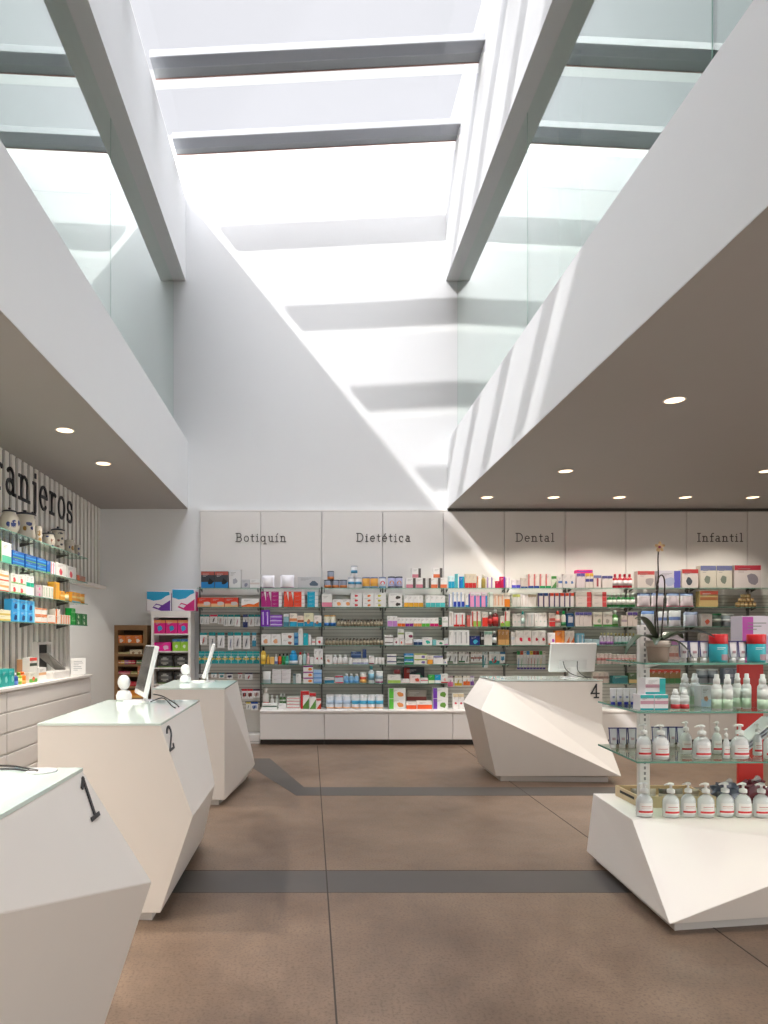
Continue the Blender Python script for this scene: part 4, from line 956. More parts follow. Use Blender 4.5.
# hanging packs on hook rails --------------------------------------
def rail(crop, z0, z1, ztop, label):
    ox, oy, s = CR[crop]; x0 = (ox + z0*s - 310)/SC; x1 = (ox + z1*s - 310)/SC; z = 1.5 + (638 - (oy + ztop*s))/SC + .004
    t = thing('hook_rail', label, 'hook rail', (0, 0, z), 0, 'hook rails of the back wall')
    MB().box(x0 - .03, x1 + .03, 9.975, 9.99, -.012, .004, RAIL).obj('bar', t)
    return t, z
def hang(t, z, crop, items, rowdesc, group):
    ox, oy, s = CR[crop]; n = len(items)
    for i, (a, b, top, bot, col, des, cap, desc) in enumerate(items):
        x0 = (ox + a*s - 310)/SC; x1 = (ox + b*s - 310)/SC; h = (bot - top)*s/SC; w = x1 - x0; cx = (x0+x1)/2
        kind = 'pack'
        zt = 1.5 + (638 - (oy + top*s))/SC
        MB().tube([(cx, 9.975, .0), (cx, 9.80, .0), (cx, 9.785, .01)], .0022, RAIL, 6).obj('hook', t)
        place('pack', w, h, .05, col, des, cap, (cx, 9.80, z - h + .085*h), 0, '%s, %s on %s' % (desc, ORD[i] + ' from left', rowdesc), group)
TE = '#0f8f90'
t, z = rail('C1', 95, 712, 570, 'grey hook rail with white blister packs, upper one in first bay')
hang(t, z, 'C1', [(95, 132, 570, 665, TE, [], '#9aa', 'clear pack, teal header'), (136, 190, 570, 668, TE, [('label', '#f4f4f4')], '#ccc', 'white pack, teal header'),
  (198, 272, 575, 660, '#d83058', [], '#555', 'red and white pack'), (278, 332, 570, 668, TE, [], '#caa', 'white pack, teal header'), (337, 378, 570, 690, TE, [], '#999', 'narrow clear pack'),
  (384, 442, 570, 685, TE, [], '#222', 'pack with black tool'), (449, 510, 570, 692, TE, [], '#c9a', 'white pack, teal header'), (538, 586, 585, 720, '#30407c', [('half', '#30407c')], '#30407c', 'navy pack'),
  (594, 652, 570, 692, TE, [], '#b99', 'white pack, teal header'), (658, 714, 570, 688, TE, [], '#bbb', 'white pack, teal header')], 'upper hook rail', 'hanging packs, upper rail of first bay')
t, z = rail('C1', 95, 712, 757, 'grey hook rail with long blister packs, second one in first bay')
hang(t, z, 'C1', [(95, 166, 757, 882, TE, [], '#d84828', 'pack with orange tool'), (187, 252, 757, 940, TE, [], '#444', 'long pack, dark tool'), (274, 346, 757, 915, TE, [], '#999', 'wide clear pack'),
  (382, 438, 760, 945, '#2f8f94', [], '#8a8aa8', 'long grey pack'), (448, 518, 757, 925, TE, [], '#666', 'long white pack'), (538, 608, 757, 928, TE, [], '#555', 'long white pack'),
  (632, 672, 770, 915, '#4aa0b8', [('half', '#2a90b0')], '#2a90b0', 'slim blue pack')], 'second hook rail', 'hanging packs, second rail of first bay')
t, z = rail('D1', 75, 640, 118, 'grey hook rail with teal packs, third one in first bay')
hang(t, z, 'D1', [(a, b, 118, 236, '#10a0a4', [('label', '#12a2a6'), ('band', '#12a2a6'), ('mid', '#d8b848'), ('top', '#12a2a6')], '#108890', 'teal bandage pack') for a, b in
  ((75, 130), (134, 190), (196, 258), (262, 318), (322, 376), (380, 440), (444, 518), (522, 580), (584, 642))], 'third hook rail', 'teal hanging packs of first bay')
t, z = rail('D1', 75, 640, 316, 'grey hook rail with small dark packs, fourth one in first bay')
hang(t, z, 'D1', [(78, 112, 318, 362, '#3a3a44', [], '#444', 'small dark pack'), (116, 152, 318, 362, '#3a3a44', [], '#444', 'small dark pack'), (190, 242, 318, 362, '#3a8a90', [], '#889', 'small blue pack'), (262, 314, 316, 366, '#18808c', [('label', '#18808c')], '#188', 'small teal pack'),
  (335, 392, 314, 370, '#303050', [('label', '#4a4a68')], '#334', 'small navy pack'), (440, 482, 318, 376, '#903040', [], '#a55', 'small maroon pack'), (508, 578, 316, 380, '#2c2a40', [], '#c44', 'wide dark pack')], 'fourth hook rail', 'small hanging packs of first bay')
t, z = rail('D1', 478, 645, 470, 'short grey hook rail with red packs, fifth in first bay')
hang(t, z, 'D1', [(478, 526, 470, 560, '#d02030', [('label', '#5a3a38')], '#c44', 'red-topped pack'), (530, 580, 470, 560, '#d02030', [('label', '#8a4038')], '#733', 'red-topped pack'), (584, 645, 470, 552, '#5a3050', [('label', '#c8b0b0')], '#a76', 'plum-topped pack')], 'fifth hook rail', 'red hanging packs of first bay')
t, z = rail('D1', 520, 640, 592, 'short grey hook rail with blue packs, lowest in first bay')
hang(t, z, 'D1', [(518, 560, 595, 662, '#d8c040', [], '#888', 'yellow-topped pack'), (564, 628, 592, 668, '#1c50a8', [('label', '#a0b0d8')], '#26a', 'blue rounded pack')], 'lowest hook rail', 'blue hanging packs of first bay')
t, z = rail('D5', 65, 570, 112, 'grey hook rail with white packs in fifth bay, upper one')
hang(t, z, 'D5', [(65, 120, 112, 205, '#e4e2de', [('base', '#6a9a6a')], '#888', 'white pack'), (122, 158, 112, 215, '#d8d6d2', [], '#999', 'slim white pack'), (170, 222, 112, 200, '#e4e2de', [('base', '#308a50')], '#aaa', 'white pack, green foot'),
  (225, 258, 115, 215, '#c8c4c0', [], '#998', 'slim grey pack'), (274, 325, 112, 200, '#e0d8d2', [('mid', '#c08070')], '#a88', 'white pack'), (328, 369, 112, 200, '#e0d8d2', [('mid', '#c08070')], '#a88', 'white pack'),
  (372, 418, 115, 255, '#c8d4d4', [('left', '#308890')], '#389', 'long teal-striped pack'), (430, 522, 115, 222, '#d8e4e4', [('band', '#18a0a0'), ('spot', '#d04040')], '#5aa', 'wide teal pack'), (526, 568, 115, 210, '#2870a0', [('label', '#3a90c0')], '#38a', 'blue pack')],
  'hook rail, bay five', 'white hanging packs of fifth bay')
t, z = rail('D5', 75, 300, 318, 'grey hook rail with coloured packs in fifth bay, lower one')
hang(t, z, 'D5', [(75, 120, 318, 412, '#c8b0b8', [('half', '#e070a0')], '#c6a', 'pink pack'), (134, 196, 318, 404, '#d8d0c0', [('band', '#e8c030')], '#cb5', 'yellow pack'), (208, 266, 318, 400, '#e0d8d0', [('half', '#f07838')], '#d85', 'orange pack'), (269, 300, 318, 400, '#c0b0d0', [('half', '#8850b0')], '#86b', 'purple pack')],
  'lower hook rail', 'coloured hanging packs of fifth bay')
t, z = rail('D6', 0, 165, 136, 'grey hook rail with toothbrush packs in sixth bay')
cols = ['#28a050', '#d04828', '#e0e0e0', '#3890d0', '#f0d040', '#b83820', '#903020', '#38b050', '#e0d8d0']
hang(t, z, 'D6', [(-8 + 19*i, 9 + 19*i, 136, 246, cols[i], [('base', '#584890')], cols[(i*4+3) % 9], 'white toothbrush pack, ' + ['green', 'red', 'white', 'blue', 'yellow', 'brick', 'brown', 'mint', 'cream'][i] + ' top') for i in range(9)],
  'sixth bay rail', 'toothbrush packs')

WORLD, HAZE, SUN, EXPO, SIDE_FILL = 0.80, 6.9, 2.5, 0.42, 1.7

# ================================================================== LEFT WALL
LX = -2.84
LZ = [2.515, 2.206, 1.934, 1.66]
def ly(px, X=-2.87): return -X * F / (310 - px)
for r, z in enumerate(LZ):
    t = glass_shelf(-3.082, LX, 4.6, 8.72, z, 'long glass shelf on the slatted left wall, %s from top' % ORD[r], 'glass shelves of the left wall', 'x')
    for yb in (5.2, 6.3, 7.25, 8.3):
        k = MB(); k.add([(xx, yb - .008 + q*.016, zz) for q in (0, 1) for xx, zz in ((-3.082, z - .009), (-2.93, z - .009), (-3.082, z - .05))],
                        [(0, 1, 2), (5, 4, 3), (0, 3, 4, 1), (1, 4, 5, 2), (2, 5, 3, 0)], mat('#5a5855', .5)); k.obj('bracket', t)
# lettering on the slats
ls, w = lettering('ranjeros', .385, track=.17, w=.088, depth=.012, m=mat('#3c3d40', .5))
o = link('wall_lettering', None, None, (-3.081, 8.84 - w/2, 2.985), PI/2)
for l in ls: l.obj('letter', o)
CARTON[0] = 'medicine_carton'
tag(o, 'large dark grey slab-serif letters ending in anjeros on slatted wall', 'sign')
def lrun(row, kind, px0, px1, h, n, m, c, design, cap, desc, X=-2.87, z=None, rowname=None, zadd=0, d=None):
    y0, y1 = ly(px0, X), ly(px1, X); w = (y1 - y0)/n; zz = (LZ[row] if z is None else z) + .0005 + zadd
    rn = rowname or ['jar shelf', 'second glass shelf', 'third glass shelf', 'bottom glass shelf'][row] + ', left wall'
    for i in range(n):
        for j in range(m):
            wh = where(n, m, i, j)
            lab = '%s%s, %s' % (desc, (', ' + wh) if wh else '', rn)
            place(kind, w*.96, h/m*.99, d or .075, c, design, cap, (X, y0 + w*(i+.5), zz + j*h/m), PI/2, lab, '%s, %s' % (desc, rn) if n*m > 1 else None)
lrun(1, 'carton', -14, 1.5, .21, 1, 1, '#4a9030', [], None, 'tall green carton at image edge')
lrun(1, 'carton', 1.8, 11.6, .20, 1, 1, '#f0f0ec', [('base', '#70b840'), ('band', '#60c0a0')], None, 'tall white and mint carton')
for k, (a, b) in enumerate(((12.5, 24.5), (25.5, 36.5), (37, 46.3))):
    lrun(1, 'carton', a, b, .145, 1, 2, '#1a62b8', [('mid', '#3aa0e0'), ('base', '#80c040')], None, '%s deep blue carton stack' % ['near', 'middle', 'far'][k])
lrun(1, 'carton', 46.8, 50.4, .14, 1, 1, '#1c68c0', [('base', '#60a840')], None, 'slim deep blue carton')
lrun(1, 'carton', 51, 55.5, .14, 2, 1, '#d8e0e8', [('left', '#e07888')], None, 'slim pale pink-blue carton')
lrun(1, 'carton', 56, 76.5, .155, 2, 1, '#f0eeea', [('spot', '#e04858')], None, 'white carton with red ring')
lrun(1, 'carton', 77.2, 85.5, .075, 1, 1, '#b88068', [('left', '#e86020')], None, 'low orange and brown carton')
lrun(2, 'carton', -13, 9, .20, 2, 2, '#f2ece0', [('base', '#d85030'), ('mid', '#f0b070')], None, 'white and orange carton')
lrun(2, 'carton', 11, 25.7, .19, 2, 2, '#e8e8e0', [('spot', '#e05050'), ('base', '#80b870')], None, 'white carton with red disc')
lrun(2, 'carton', 26.2, 34, .215, 2, 1, '#f0f2f0', [('mid', '#18b090')], None, 'tall white carton with teal band')
lrun(2, 'carton', 36, 42.2, .125, 1, 2, '#c8b8bc', [('spot', '#e05090')], None, 'grey-pink carton')
lrun(2, 'carton', 42.7, 53.4, .135, 4, 1, '#ece8e0', [('vline', '#98b890')], None, 'slim white and green carton')
lrun(2, 'carton', 54, 59.8, .20, 1, 1, '#ecb040', [('left', '#c08828')], None, 'tall amber carton')
lrun(2, 'carton', 60.2, 65, .11, 1, 1, '#f0a838', [('mid', '#f8d890')], None, 'short amber carton')
lrun(2, 'jar', 65.4, 71.4, .10, 1, 1, '#e8c060', [('label', '#f4e8c0')], '#d89030', 'small amber jar')
lrun(2, 'carton', 71.8, 80.6, .125, 2, 1, '#f0a838', [('mid', '#f8d890'), ('base', '#70b8d8')], None, 'amber carton with blue foot')
lrun(2, 'jar', 81, 87.3, .125, 1, 1, '#f0a030', [('label', '#f4d890')], '#f0a838', 'amber jar at shelf end')
lrun(3, 'carton', -16, 10.9, .105, 2, 2, '#f0e8c8', [('band', '#d8c060')], None, 'low pale yellow carton')
lrun(3, 'carton', 11.6, 34.5, .22, 3, 2, '#3aa0e0', [('spot', '#1c4078'), ('right', '#70c8f0')], None, 'bright blue carton')
lrun(3, 'carton', 35, 47, .16, 2, 2, '#f4efe8', [('base', '#f08030'), ('top', '#f0a070')], None, 'white carton with orange edge')
lrun(3, 'carton', 47.4, 55.2, .095, 1, 1, '#f4ece4', [('base', '#f08030')], None, 'low white and orange carton')
lrun(3, 'carton', 55.6, 60.5, .17, 1, 2, '#f4e8dc', [('left', '#f07820')], None, 'small orange-sided carton')
lrun(3, 'carton', 61, 70.5, .11, 4, 1, '#f4e0d0', [('left', '#f07820')], None, 'slim orange and white carton')
lrun(3, 'carton', 71.2, 75.5, .20, 1, 2, '#18a040', [('mid', '#70c880')], None, 'green carton at stack')
lrun(3, 'carton', 75.9, 87.2, .145, 2, 2, '#18803c', [('spot', '#c8e0c0')], None, 'dark green carton')
# ceramic apothecary jars
CER = mat('#d9d2c4', .25); BLU = mat('#2c3c78', .3); OCH = mat('#a8823c', .3); DKL = mat('#3a3d48', .3)
def ceramic(name, px, r, h, profile, lid, marks, label):
    y = 2.95 * F / (310 - px)
    t = thing(name, label, 'ceramic jar', (-2.945, y, LZ[0] + .0005), 0, 'ceramic jars on the top left shelf')
    b = MB(); b.lathe([(a*r, c*h) for a, c in profile], CER, 28)
    rnd = random.Random(px*7)
    def rad(z):
        for (a0, c0), (a1, c1) in zip(profile, profile[1:]):
            if c0 <= z <= c1: return r*(a0 + (a1-a0)*(z-c0)/max(1e-6, c1-c0))
        return r
    b.obj('body', t)
    g = MB()                                     # painted leaf motifs, moulded to the surface
    for a0, z0, sw, sh, m in marks:
        n = 8; vs = []
        for i in range(n):
            q = 2*PI*i/n; zz = z0 + sh*math.sin(q)*(1 + .25*rnd.uniform(-1, 1)); aa = a0 + sw*math.cos(q)*(1 + .25*rnd.uniform(-1, 1))
            R = rad(min(.98, max(.02, zz)))*1.01; vs.append((R*math.cos(aa), R*math.sin(aa), zz*h))
        R = rad(z0)*1.03; c = len(vs); vs.append((R*math.cos(a0), R*math.sin(a0), z0*h))
        g.add(vs, [(i, (i+1) % n, c) for i in range(n)], m, True)
    g.obj('painted_motif', t)
    if lid:
        l = MB(); q = r*profile[-1][0]; l.lathe([(q*1.02, h*1.0), (q*1.12, h*1.02), (q*1.08, h*1.06), (q*.7, h*1.10), (q*.2, h*1.13), (q*.14, h*1.15), (q*.24, h*1.19), (q*.12, h*1.22), (0, h*1.225)], lid, 24); l.obj('lid', t)
V = -.9    # direction of the hall seen from a jar
BELLY = [(.62, 0), (.66, .03), (.95, .3), (1, .5), (.9, .75), (.66, .92), (.62, .96), (.64, 1)]
STR = [(.8, 0), (.85, .04), (1, .12), (.9, .45), (1, .8), (.85, .92), (.95, 1)]
POT = [(.7, 0), (.75, .04), (1, .4), (.98, .7), (.8, .9), (.86, 1)]
ceramic('ceramic_jar', 9, .098, .215, BELLY, DKL, [(-.75, .45, .28, .2, BLU), (-.1, .5, .2, .12, BLU), (-1.3, .4, .2, .12, BLU)], 'bulbous lidded ceramic jar with blue leaves, nearest on the jar shelf')
ceramic('ceramic_jar', 24.5, .105, .25, STR, DKL, [(-.75, .62, .35, .08, BLU), (-.4, .45, .2, .07, BLU), (-1.2, .4, .2, .1, OCH)], 'tall ceramic jar with dark lid and blue bands')
ceramic('ceramic_jar', 37, .05, .19, STR, None, [(-.75, .6, .5, .15, OCH), (-.6, .25, .4, .1, OCH)], 'narrow ceramic jar with ochre pattern behind the dark-lidded one')
ceramic('ceramic_jar', 48, .072, .15, POT, DKL, [(-.75, .45, .7, .2, mat('#8a5a3c', .3)), (-.3, .15, .3, .06, BLU), (-1.4, .8, .3, .06, BLU)], 'small squat jar with brown painted belly')
ceramic('ceramic_jar', 57.5, .075, .235, STR, DKL, [(-.75, .85, .5, .06, DKL), (-.5, .6, .25, .06, DKL), (-1.1, .5, .25, .06, mat('#7a4a3c', .3)), (-.6, .3, .3, .05, DKL), (-1.2, .2, .25, .05, mat('#7a4a3c', .3))], 'waisted jar with dark brown scattered motifs')
ceramic('ceramic_jar', 69, .062, .18, STR, None, [(-.5, .45, .35, .2, OCH), (-1.2, .5, .15, .1, BLU)], 'cream jar with ochre leaf, second from the shelf end')
ceramic('ceramic_jar', 77, .042, .16, STR, None, [(-.75, .7, .5, .1, BLU), (-.75, .3, .5, .12, BLU)], 'slim jar with blue pattern at the shelf end')

# drawer cabinet with its own top
CF = -2.76
for (y0, y1, lab) in ((6.225, 8.60, 'white drawer unit below slatted wall, far one with open end'), (3.83, 6.215, 'white drawer unit below slatted wall, nearer one')):
    t = thing('drawer_unit', lab, 'drawer unit', (0, 0, 0), 0, 'drawer units of the left wall')
    MB().box(-3.08, CF - .02, y0, y1, .06, 1.015, PANEL).obj('body', t)
    MB().box(-3.05, CF - .06, y0 + .01, y1 - .01, 0, .06, KICK).obj('toe_kick', t)
    for zz in (.07, .26, .45, .64, .83):
        d = MB(); d.box(CF - .02, CF, y0 + .003, y1 - .003, zz, zz + .172, PANEL, bev=.003); d.obj('drawer', t)
o = MB().box(-3.082, CF + .015, 3.82, 8.62, 1.016, 1.045, WHITE, bev=.003).obj('drawer_worktop'); tag(o, 'long white top of the drawer units at the left wall', 'worktop')
TOPN = 'on the drawer units'
def ltop(*a, **k): lrun(0, *a, z=1.045, rowname=TOPN, **{'d': .075, **k})
ltop('carton', -12, 14.5, .165, 4, 1, '#0fa09c', [('top', '#30b8b4'), ('spotr', '#88d0cc')], None, 'teal carton', X=-2.83, d=.1)
ltop('bottle', 15.2, 20, .12, 1, 1, '#2a50a0', [('band', '#5878c0')], '#e8e8e8', 'small navy bottle', X=-2.83)
ltop('bottle', 20, 23.4, .12, 1, 1, '#90b840', [('mid', '#d8e080')], '#70a030', 'small lime bottle', X=-2.83)
ltop('bottle', 23.4, 27.5, .12, 1, 1, '#f08428', [('band', '#f0b060')], '#f07020', 'small orange bottle', X=-2.83)
ltop('carton', 29, 37.5, .105, 1, 1, '#e8e8dc', [('band', '#58a838'), ('spot', '#e06840')], None, 'white carton, green foot', X=-2.83)
ltop('carton', 29.5, 37.2, .15, 1, 1, '#e6e6e0', [('mid', '#3a4a40'), ('top', '#e04030')], None, 'red-topped carton on the green-footed one', X=-2.84, zadd=.1055)
ltop('carton', 24, 28.5, .235, 1, 1, '#c89870', [('mid', '#58483c'), ('top', '#d87850')], None, 'tall brown carton behind the bottles', X=-2.93)
ltop('carton', 38.5, 46.5, .14, 1, 1, '#efeeea', [('mid', '#e8b888')], None, 'white carton beside the chute', X=-2.86)
# dispensing chute coming out of the wall
t = thing('dispensing_chute', 'grey sloping dispensing chute from a white framed wall hatch to a white tray', 'dispensing chute', (0, 0, 0))
ya, yb = 3.05*F/(310-36.5), 3.05*F/(310-48.5)
f = MB(); z0, z1 = 1.10, 1.455
f.box(-3.082, -3.02, ya - .03, ya, z0, z1, WHITE); f.box(-3.082, -3.02, yb, yb + .03, z0, z1, WHITE); f.box(-3.082, -3.02, ya, yb, z1 - .03, z1, WHITE); f.obj('hatch_frame', t)
MB().box(-3.081, -3.07, ya, yb, z0, z1 - .03, DARK).obj('hatch', t)
s = MB(); ye = 7.93
s.add([(-3.05, ya, 1.33), (-2.98, ya+.16, 1.33), (-2.84, ye, 1.15), (-2.96, ye, 1.15), (-3.05, ya, 1.31), (-2.98, ya+.16, 1.31), (-2.84, ye, 1.13), (-2.96, ye, 1.13)],
      [(0, 1, 2, 3), (7, 6, 5, 4), (0, 4, 5, 1), (1, 5, 6, 2), (2, 6, 7, 3), (3, 7, 4, 0)], mat('#8f8c88', .3, metallic=.5)); s.obj('slide', t)
tr = MB(); tr.box(-3.0, -2.82, 7.50, 8.02, 1.0465, 1.125, WHITE, bev=.004); tr.box(-3.0, -2.82, 7.99, 8.02, 1.125, 1.16, WHITE); tr.obj('tray', t)
# small angled sign at the end of the cabinet
t = thing('tabletop_sign', 'white angled notice standing at the far end of the drawer units', 'notice', (-2.84, 8.36, 1.045), math.radians(14))
b = MB(); M = Matrix.Rotation(math.radians(-14), 4, 'X')
b.box(-.085, .085, -.003, .003, .005, .215, mat('#f1f1f0', .25), M=M); b.box(-.06, .06, 0.0, .06, 0, .006, mat('#e2e2e0', .3)); b.obj('card', t)
b = MB()
for k, wd in enumerate((.10, .11, .06, .09, .1, .05)): b.box(-.055, -.055 + wd, -.0038, -.003, .17 - .022*k, .175 - .022*k, mat('#8a8f98', .5), M=M)
b.obj('printed_lines', t)

# ================================================================== RACKS BY THE CORNER
WS = F/9.6
def wx(zx): return (100 + zx*.1367 - 310)/WS
def wz(zy): return 1.5 + (638 - (580 + zy*.1367))/WS
WOOD = mat('#8a6a48', .6, .15, 14)
x0, x1 = wx(104), wx(342); ztop = wz(330)
t = thing('wooden_rack', 'brown wooden rack of small packs standing against the grey back wall', 'rack', (0, 0, 0))
s = MB(); s.box(x0, x0 + .05, 9.6, 9.95, 0, ztop, WOOD); s.box(x1 - .05, x1, 9.6, 9.95, 0, ztop, WOOD); s.box(x0 + .05, x1 - .05, 9.6, 9.95, ztop - .07, ztop, WOOD); s.box(x0 + .05, x1 - .05, 9.93, 9.95, 0, ztop - .07, mat('#6a5038', .7, .1, 10)); s.obj('frame', t)
wr = [wz(q) for q in (468, 548, 622, 697, 783, 868)] + [.45, .22]
for z in wr:
    MB().box(x0 + .051, x1 - .051, 9.62, 9.92, z - .018, z, WOOD).obj('shelf', t); MB().box(x0 + .051, x1 - .051, 9.605, 9.619, z - .02, z + .012, WOOD).obj('lip', t)
def wrun(z, kind, a, b, h, n, m, c, design, cap, desc, rowname, y=9.63, gap=.04):
    xa, xb = wx(a), wx(b); w = (xb - xa)/n
    for i in range(n):
        for j in range(m):
            wh = where(n, m, i, j); CARTON[:] = ['sweet_box', 'box'] if 'wooden' in rowname else ['hygiene_carton', 'carton']
            place(kind, w*(1 - gap), h/m*.98, .12, c, design, cap, (xa + w*(i+.5), y, z + .0005 + j*h/m), 0, '%s%s, %s' % (desc, (', ' + wh) if wh else '', rowname), '%s, %s' % (desc, rowname) if n*m > 1 else None)
wrun(wr[0], 'carton', 122, 305, .125, 3, 1, '#e8843c', [('spot', '#f0e8dc')], None, 'orange and white carton', 'top shelf of wooden rack')
wrun(wr[1], 'carton', 118, 206, .04, 2, 1, '#d8cc98', [], None, 'low pale yellow pack', 'second shelf of wooden rack')
wrun(wr[1], 'carton', 212, 305, .075, 2, 1, '#e0d4b8', [('spot', '#a08060')], None, 'cream pack', 'second shelf of wooden rack')
for k, c in enumerate(('#d88848', '#d8b040', '#a868a0', '#c84860', '#d02848')):
    wrun(wr[2], 'carton', 120 + 27*k, 146 + 27*k, .065, 1, 1, c, [('mid', '#f0e0d0')], None, ['orange', 'ochre', 'mauve', 'rose', 'red'][k] + ' sweet box', 'third shelf of wooden rack')
wrun(wr[2], 'carton', 262, 306, .065, 2, 1, '#5a8a58', [('mid', '#e8d8c0')], None, 'green sweet box', 'third shelf of wooden rack')
wrun(wr[3], 'carton', 120, 215, .055, 4, 1, '#c84068', [('mid', '#e8c8c0')], None, 'raspberry sweet box', 'fourth shelf of wooden rack')
wrun(wr[3], 'carton', 218, 268, .05, 2, 1, '#9a9858', [('mid', '#e0d8b0')], None, 'olive sweet box', 'fourth shelf of wooden rack')
wrun(wr[3], 'carton', 270, 306, .14, 2, 1, '#e09068', [('spot', '#f0e0d8')], None, 'tall salmon carton', 'fourth shelf of wooden rack')
wrun(wr[4], 'carton', 120, 306, .075, 6, 1, '#c02838', [('mid', '#d86068')], None, 'red sweet box', 'fifth shelf of wooden rack')
wrun(wr[5], 'carton', 120, 306, .12, 3, 1, '#e89030', [('band', '#f0b860')], None, 'orange sweet box', 'sixth shelf of wooden rack')
# white rack
x0, x1 = wx(374), wx(662); ztop = wz(228)
t = thing('white_rack', 'white open rack of hygiene packs beside the hanging packs', 'rack', (0, 0, 0))
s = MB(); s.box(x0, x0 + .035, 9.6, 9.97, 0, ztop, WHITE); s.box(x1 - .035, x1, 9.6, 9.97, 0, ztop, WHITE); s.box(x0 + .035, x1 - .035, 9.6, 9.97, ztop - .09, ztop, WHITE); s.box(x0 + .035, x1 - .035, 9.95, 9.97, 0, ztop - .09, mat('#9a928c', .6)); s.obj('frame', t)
hr = [wz(q) for q in (392, 520, 641, 762)] + [.62, .38, .1]
for z in hr: MB().box(x0 + .036, x1 - .036, 9.61, 9.94, z - .02, z, WHITE).obj('shelf', t)
wrun(hr[0], 'carton', 390, 650, .195, 3, 1, '#e01888', [('top', '#f0a060'), ('spot', '#2aa0d8')], None, 'magenta hygiene pack', 'top shelf of white rack')
wrun(hr[1], 'carton', 392, 516, .125, 1, 1, '#f018a0', [('spotr', '#f0c0e0')], None, 'wide hot pink pack', 'second shelf of white rack')
wrun(hr[1], 'carton', 526, 642, .175, 2, 1, '#a0d840', [('top', '#2868b8'), ('spot', '#e0f0d0')], None, 'lime and blue pack', 'second shelf of white rack')
wrun(hr[2], 'pouch', 408, 648, .185, 2, 1, '#3a3a3a', [('spot', '#9c9c96'), ('mid', '#5c5c5a'), ('base', '#6c8848'), ('top', '#4c4c4a')], None, 'black and grey pouch', 'third shelf of white rack')
wrun(hr[3], 'pouch', 408, 648, .185, 2, 1, '#3a3a3a', [('spot', '#9c9c96'), ('mid', '#5c5c5a'), ('base', '#6c8848'), ('top', '#4c4c4a')], None, 'black and grey pouch', 'fourth shelf of white rack')
CARTON[:] = ['skincare_carton', 'carton']
def big_pack(a, b, top, c2, label):
    xa, xb = wx(a), wx(b); h = wz(top) - wz(225); w = xb - xa
    t = thing('diaper_pack', label, 'hygiene pack', ((xa+xb)/2, 9.62, ztop + .0005))
    m = MB(); m.box(-w/2, w/2, 0, .26, 0, h, mat('#eceaf0', .35), bev=.012); B = mat('#2aa8d8', .35); C2 = mat(c2, .35)
    m.add([(-w*.47, -.001, h*.98), (-w*.47, -.001, h*.62), (-w*.2, -.001, h*.52), (w*.1, -.001, h*.58), (w*.3, -.001, h*.75), (w*.46, -.001, h*.82), (w*.42, -.001, h*.96)], [tuple(range(7))], B)
    m.add([(-w*.25, -.001, h*.18), (-w*.1, -.001, h*.38), (w*.15, -.001, h*.3), (w*.47, -.001, h*.55), (w*.47, -.001, h*.02), (w*.1, -.001, h*.02)], [tuple(range(6))], C2)
    m.add([(-w*.2, -.0015, h*.24), (-w*.08, -.0015, h*.32), (w*.1, -.0015, h*.26), (0, -.0015, h*.14)], [(0, 1, 2, 3)], mat('#e8e8f0', .35))
    m.box(w*.5, w*.5 + .001, .01, .25, h*.02, h*.9, C2); m.obj('pack', t)
big_pack(335, 517, 78, '#6a30a0', 'white and blue hygiene pack with purple wave on white rack, left one')
big_pack(522, 696, 62, '#d02880', 'white and blue hygiene pack with pink wave on white rack, right one')

# ================================================================== ITEMS ON THE COUNTERS
ZT = 1.0503
CW = mat('#f1f1f0', .25); SCR = mat('#4a4a4c', .12); CABLE = mat('#1d1d1f', .5)
def monitor(label, x, y, rz, w=.50, h=.33, lift=.07, tilt=-8):
    t = thing('computer_monitor', label, 'monitor', (x, y, ZT), rz, 'white monitors on the counters')
    b = MB(); b.lathe([(.115, 0), (.118, .004), (.112, .010), (.0, .012)], CW, 32); b.obj('base', t)
    b = MB(); b.add([(-.045, .03, .01), (.045, .03, .01), (.045, .05, .01), (-.045, .05, .01), (-.035, .025, .2), (.035, .025, .2), (.035, .04, .2), (-.035, .04, .2)],
                    [(0, 3, 2, 1), (4, 5, 6, 7), (0, 1, 5, 4), (1, 2, 6, 5), (2, 3, 7, 6), (3, 0, 4, 7)], CW); b.obj('stand', t)
    M = Matrix.Translation((0, .0, lift)) @ Matrix.Rotation(math.radians(tilt), 4, 'X')
    b = MB(); b.box(-w/2, w/2, -.012, .022, 0, h, CW, M=M, bev=.006); b.box(-w*.3, w*.3, .022, .034, h*.12, h*.42, mat('#e2e2e2', .3), M=M, bev=.004); hs = b.obj('housing', t)
    b = MB(); b.box(-w/2 + .007, w/2 - .007, -.0135, -.012, .035, h - .008, SCR, M=M); b.obj('screen', hs)
    return t
# second counter: screen turned to the staff side
monitor('white monitor seen edge-on on counter 2, screen towards the left', -1.20, 4.82, math.radians(-68), w=.42, h=.36, lift=.045, tilt=-13)
monitor('thin white monitor seen edge-on on the farthest left counter', -1.095, 7.02, math.radians(-83), w=.36, h=.36, lift=.045, tilt=-17)
monitor('white monitor seen from behind on counter 4', 2.96, 7.74, math.radians(186), w=.54, h=.33, tilt=-10)
def cable(name, pts, label, r=.004):
    # smooth through points
    P = [Vector(p) for p in pts]; out = []
    for i in range(len(P) - 1):
        a = P[max(i-1, 0)]; b = P[i]; c = P[i+1]; d = P[min(i+2, len(P)-1)]
        for k in range(8):
            u = k/8; out.append(.5*((2*b) + (-a+c)*u + (2*a-5*b+4*c-d)*u*u + (-a+3*b-3*c+d)*u**3))
    out.append(P[-1]); o = MB().tube(out, r, CABLE, 8).obj(name); tag(o, label, 'cable'); return o
cable('black_cable', [(-1.05, 4.50, 1.08), (-.98, 4.55, 1.10), (-.90, 4.45, 1.058), (-.86, 4.35, 1.0555)], 'black cable behind the monitor on counter 2, lower one')
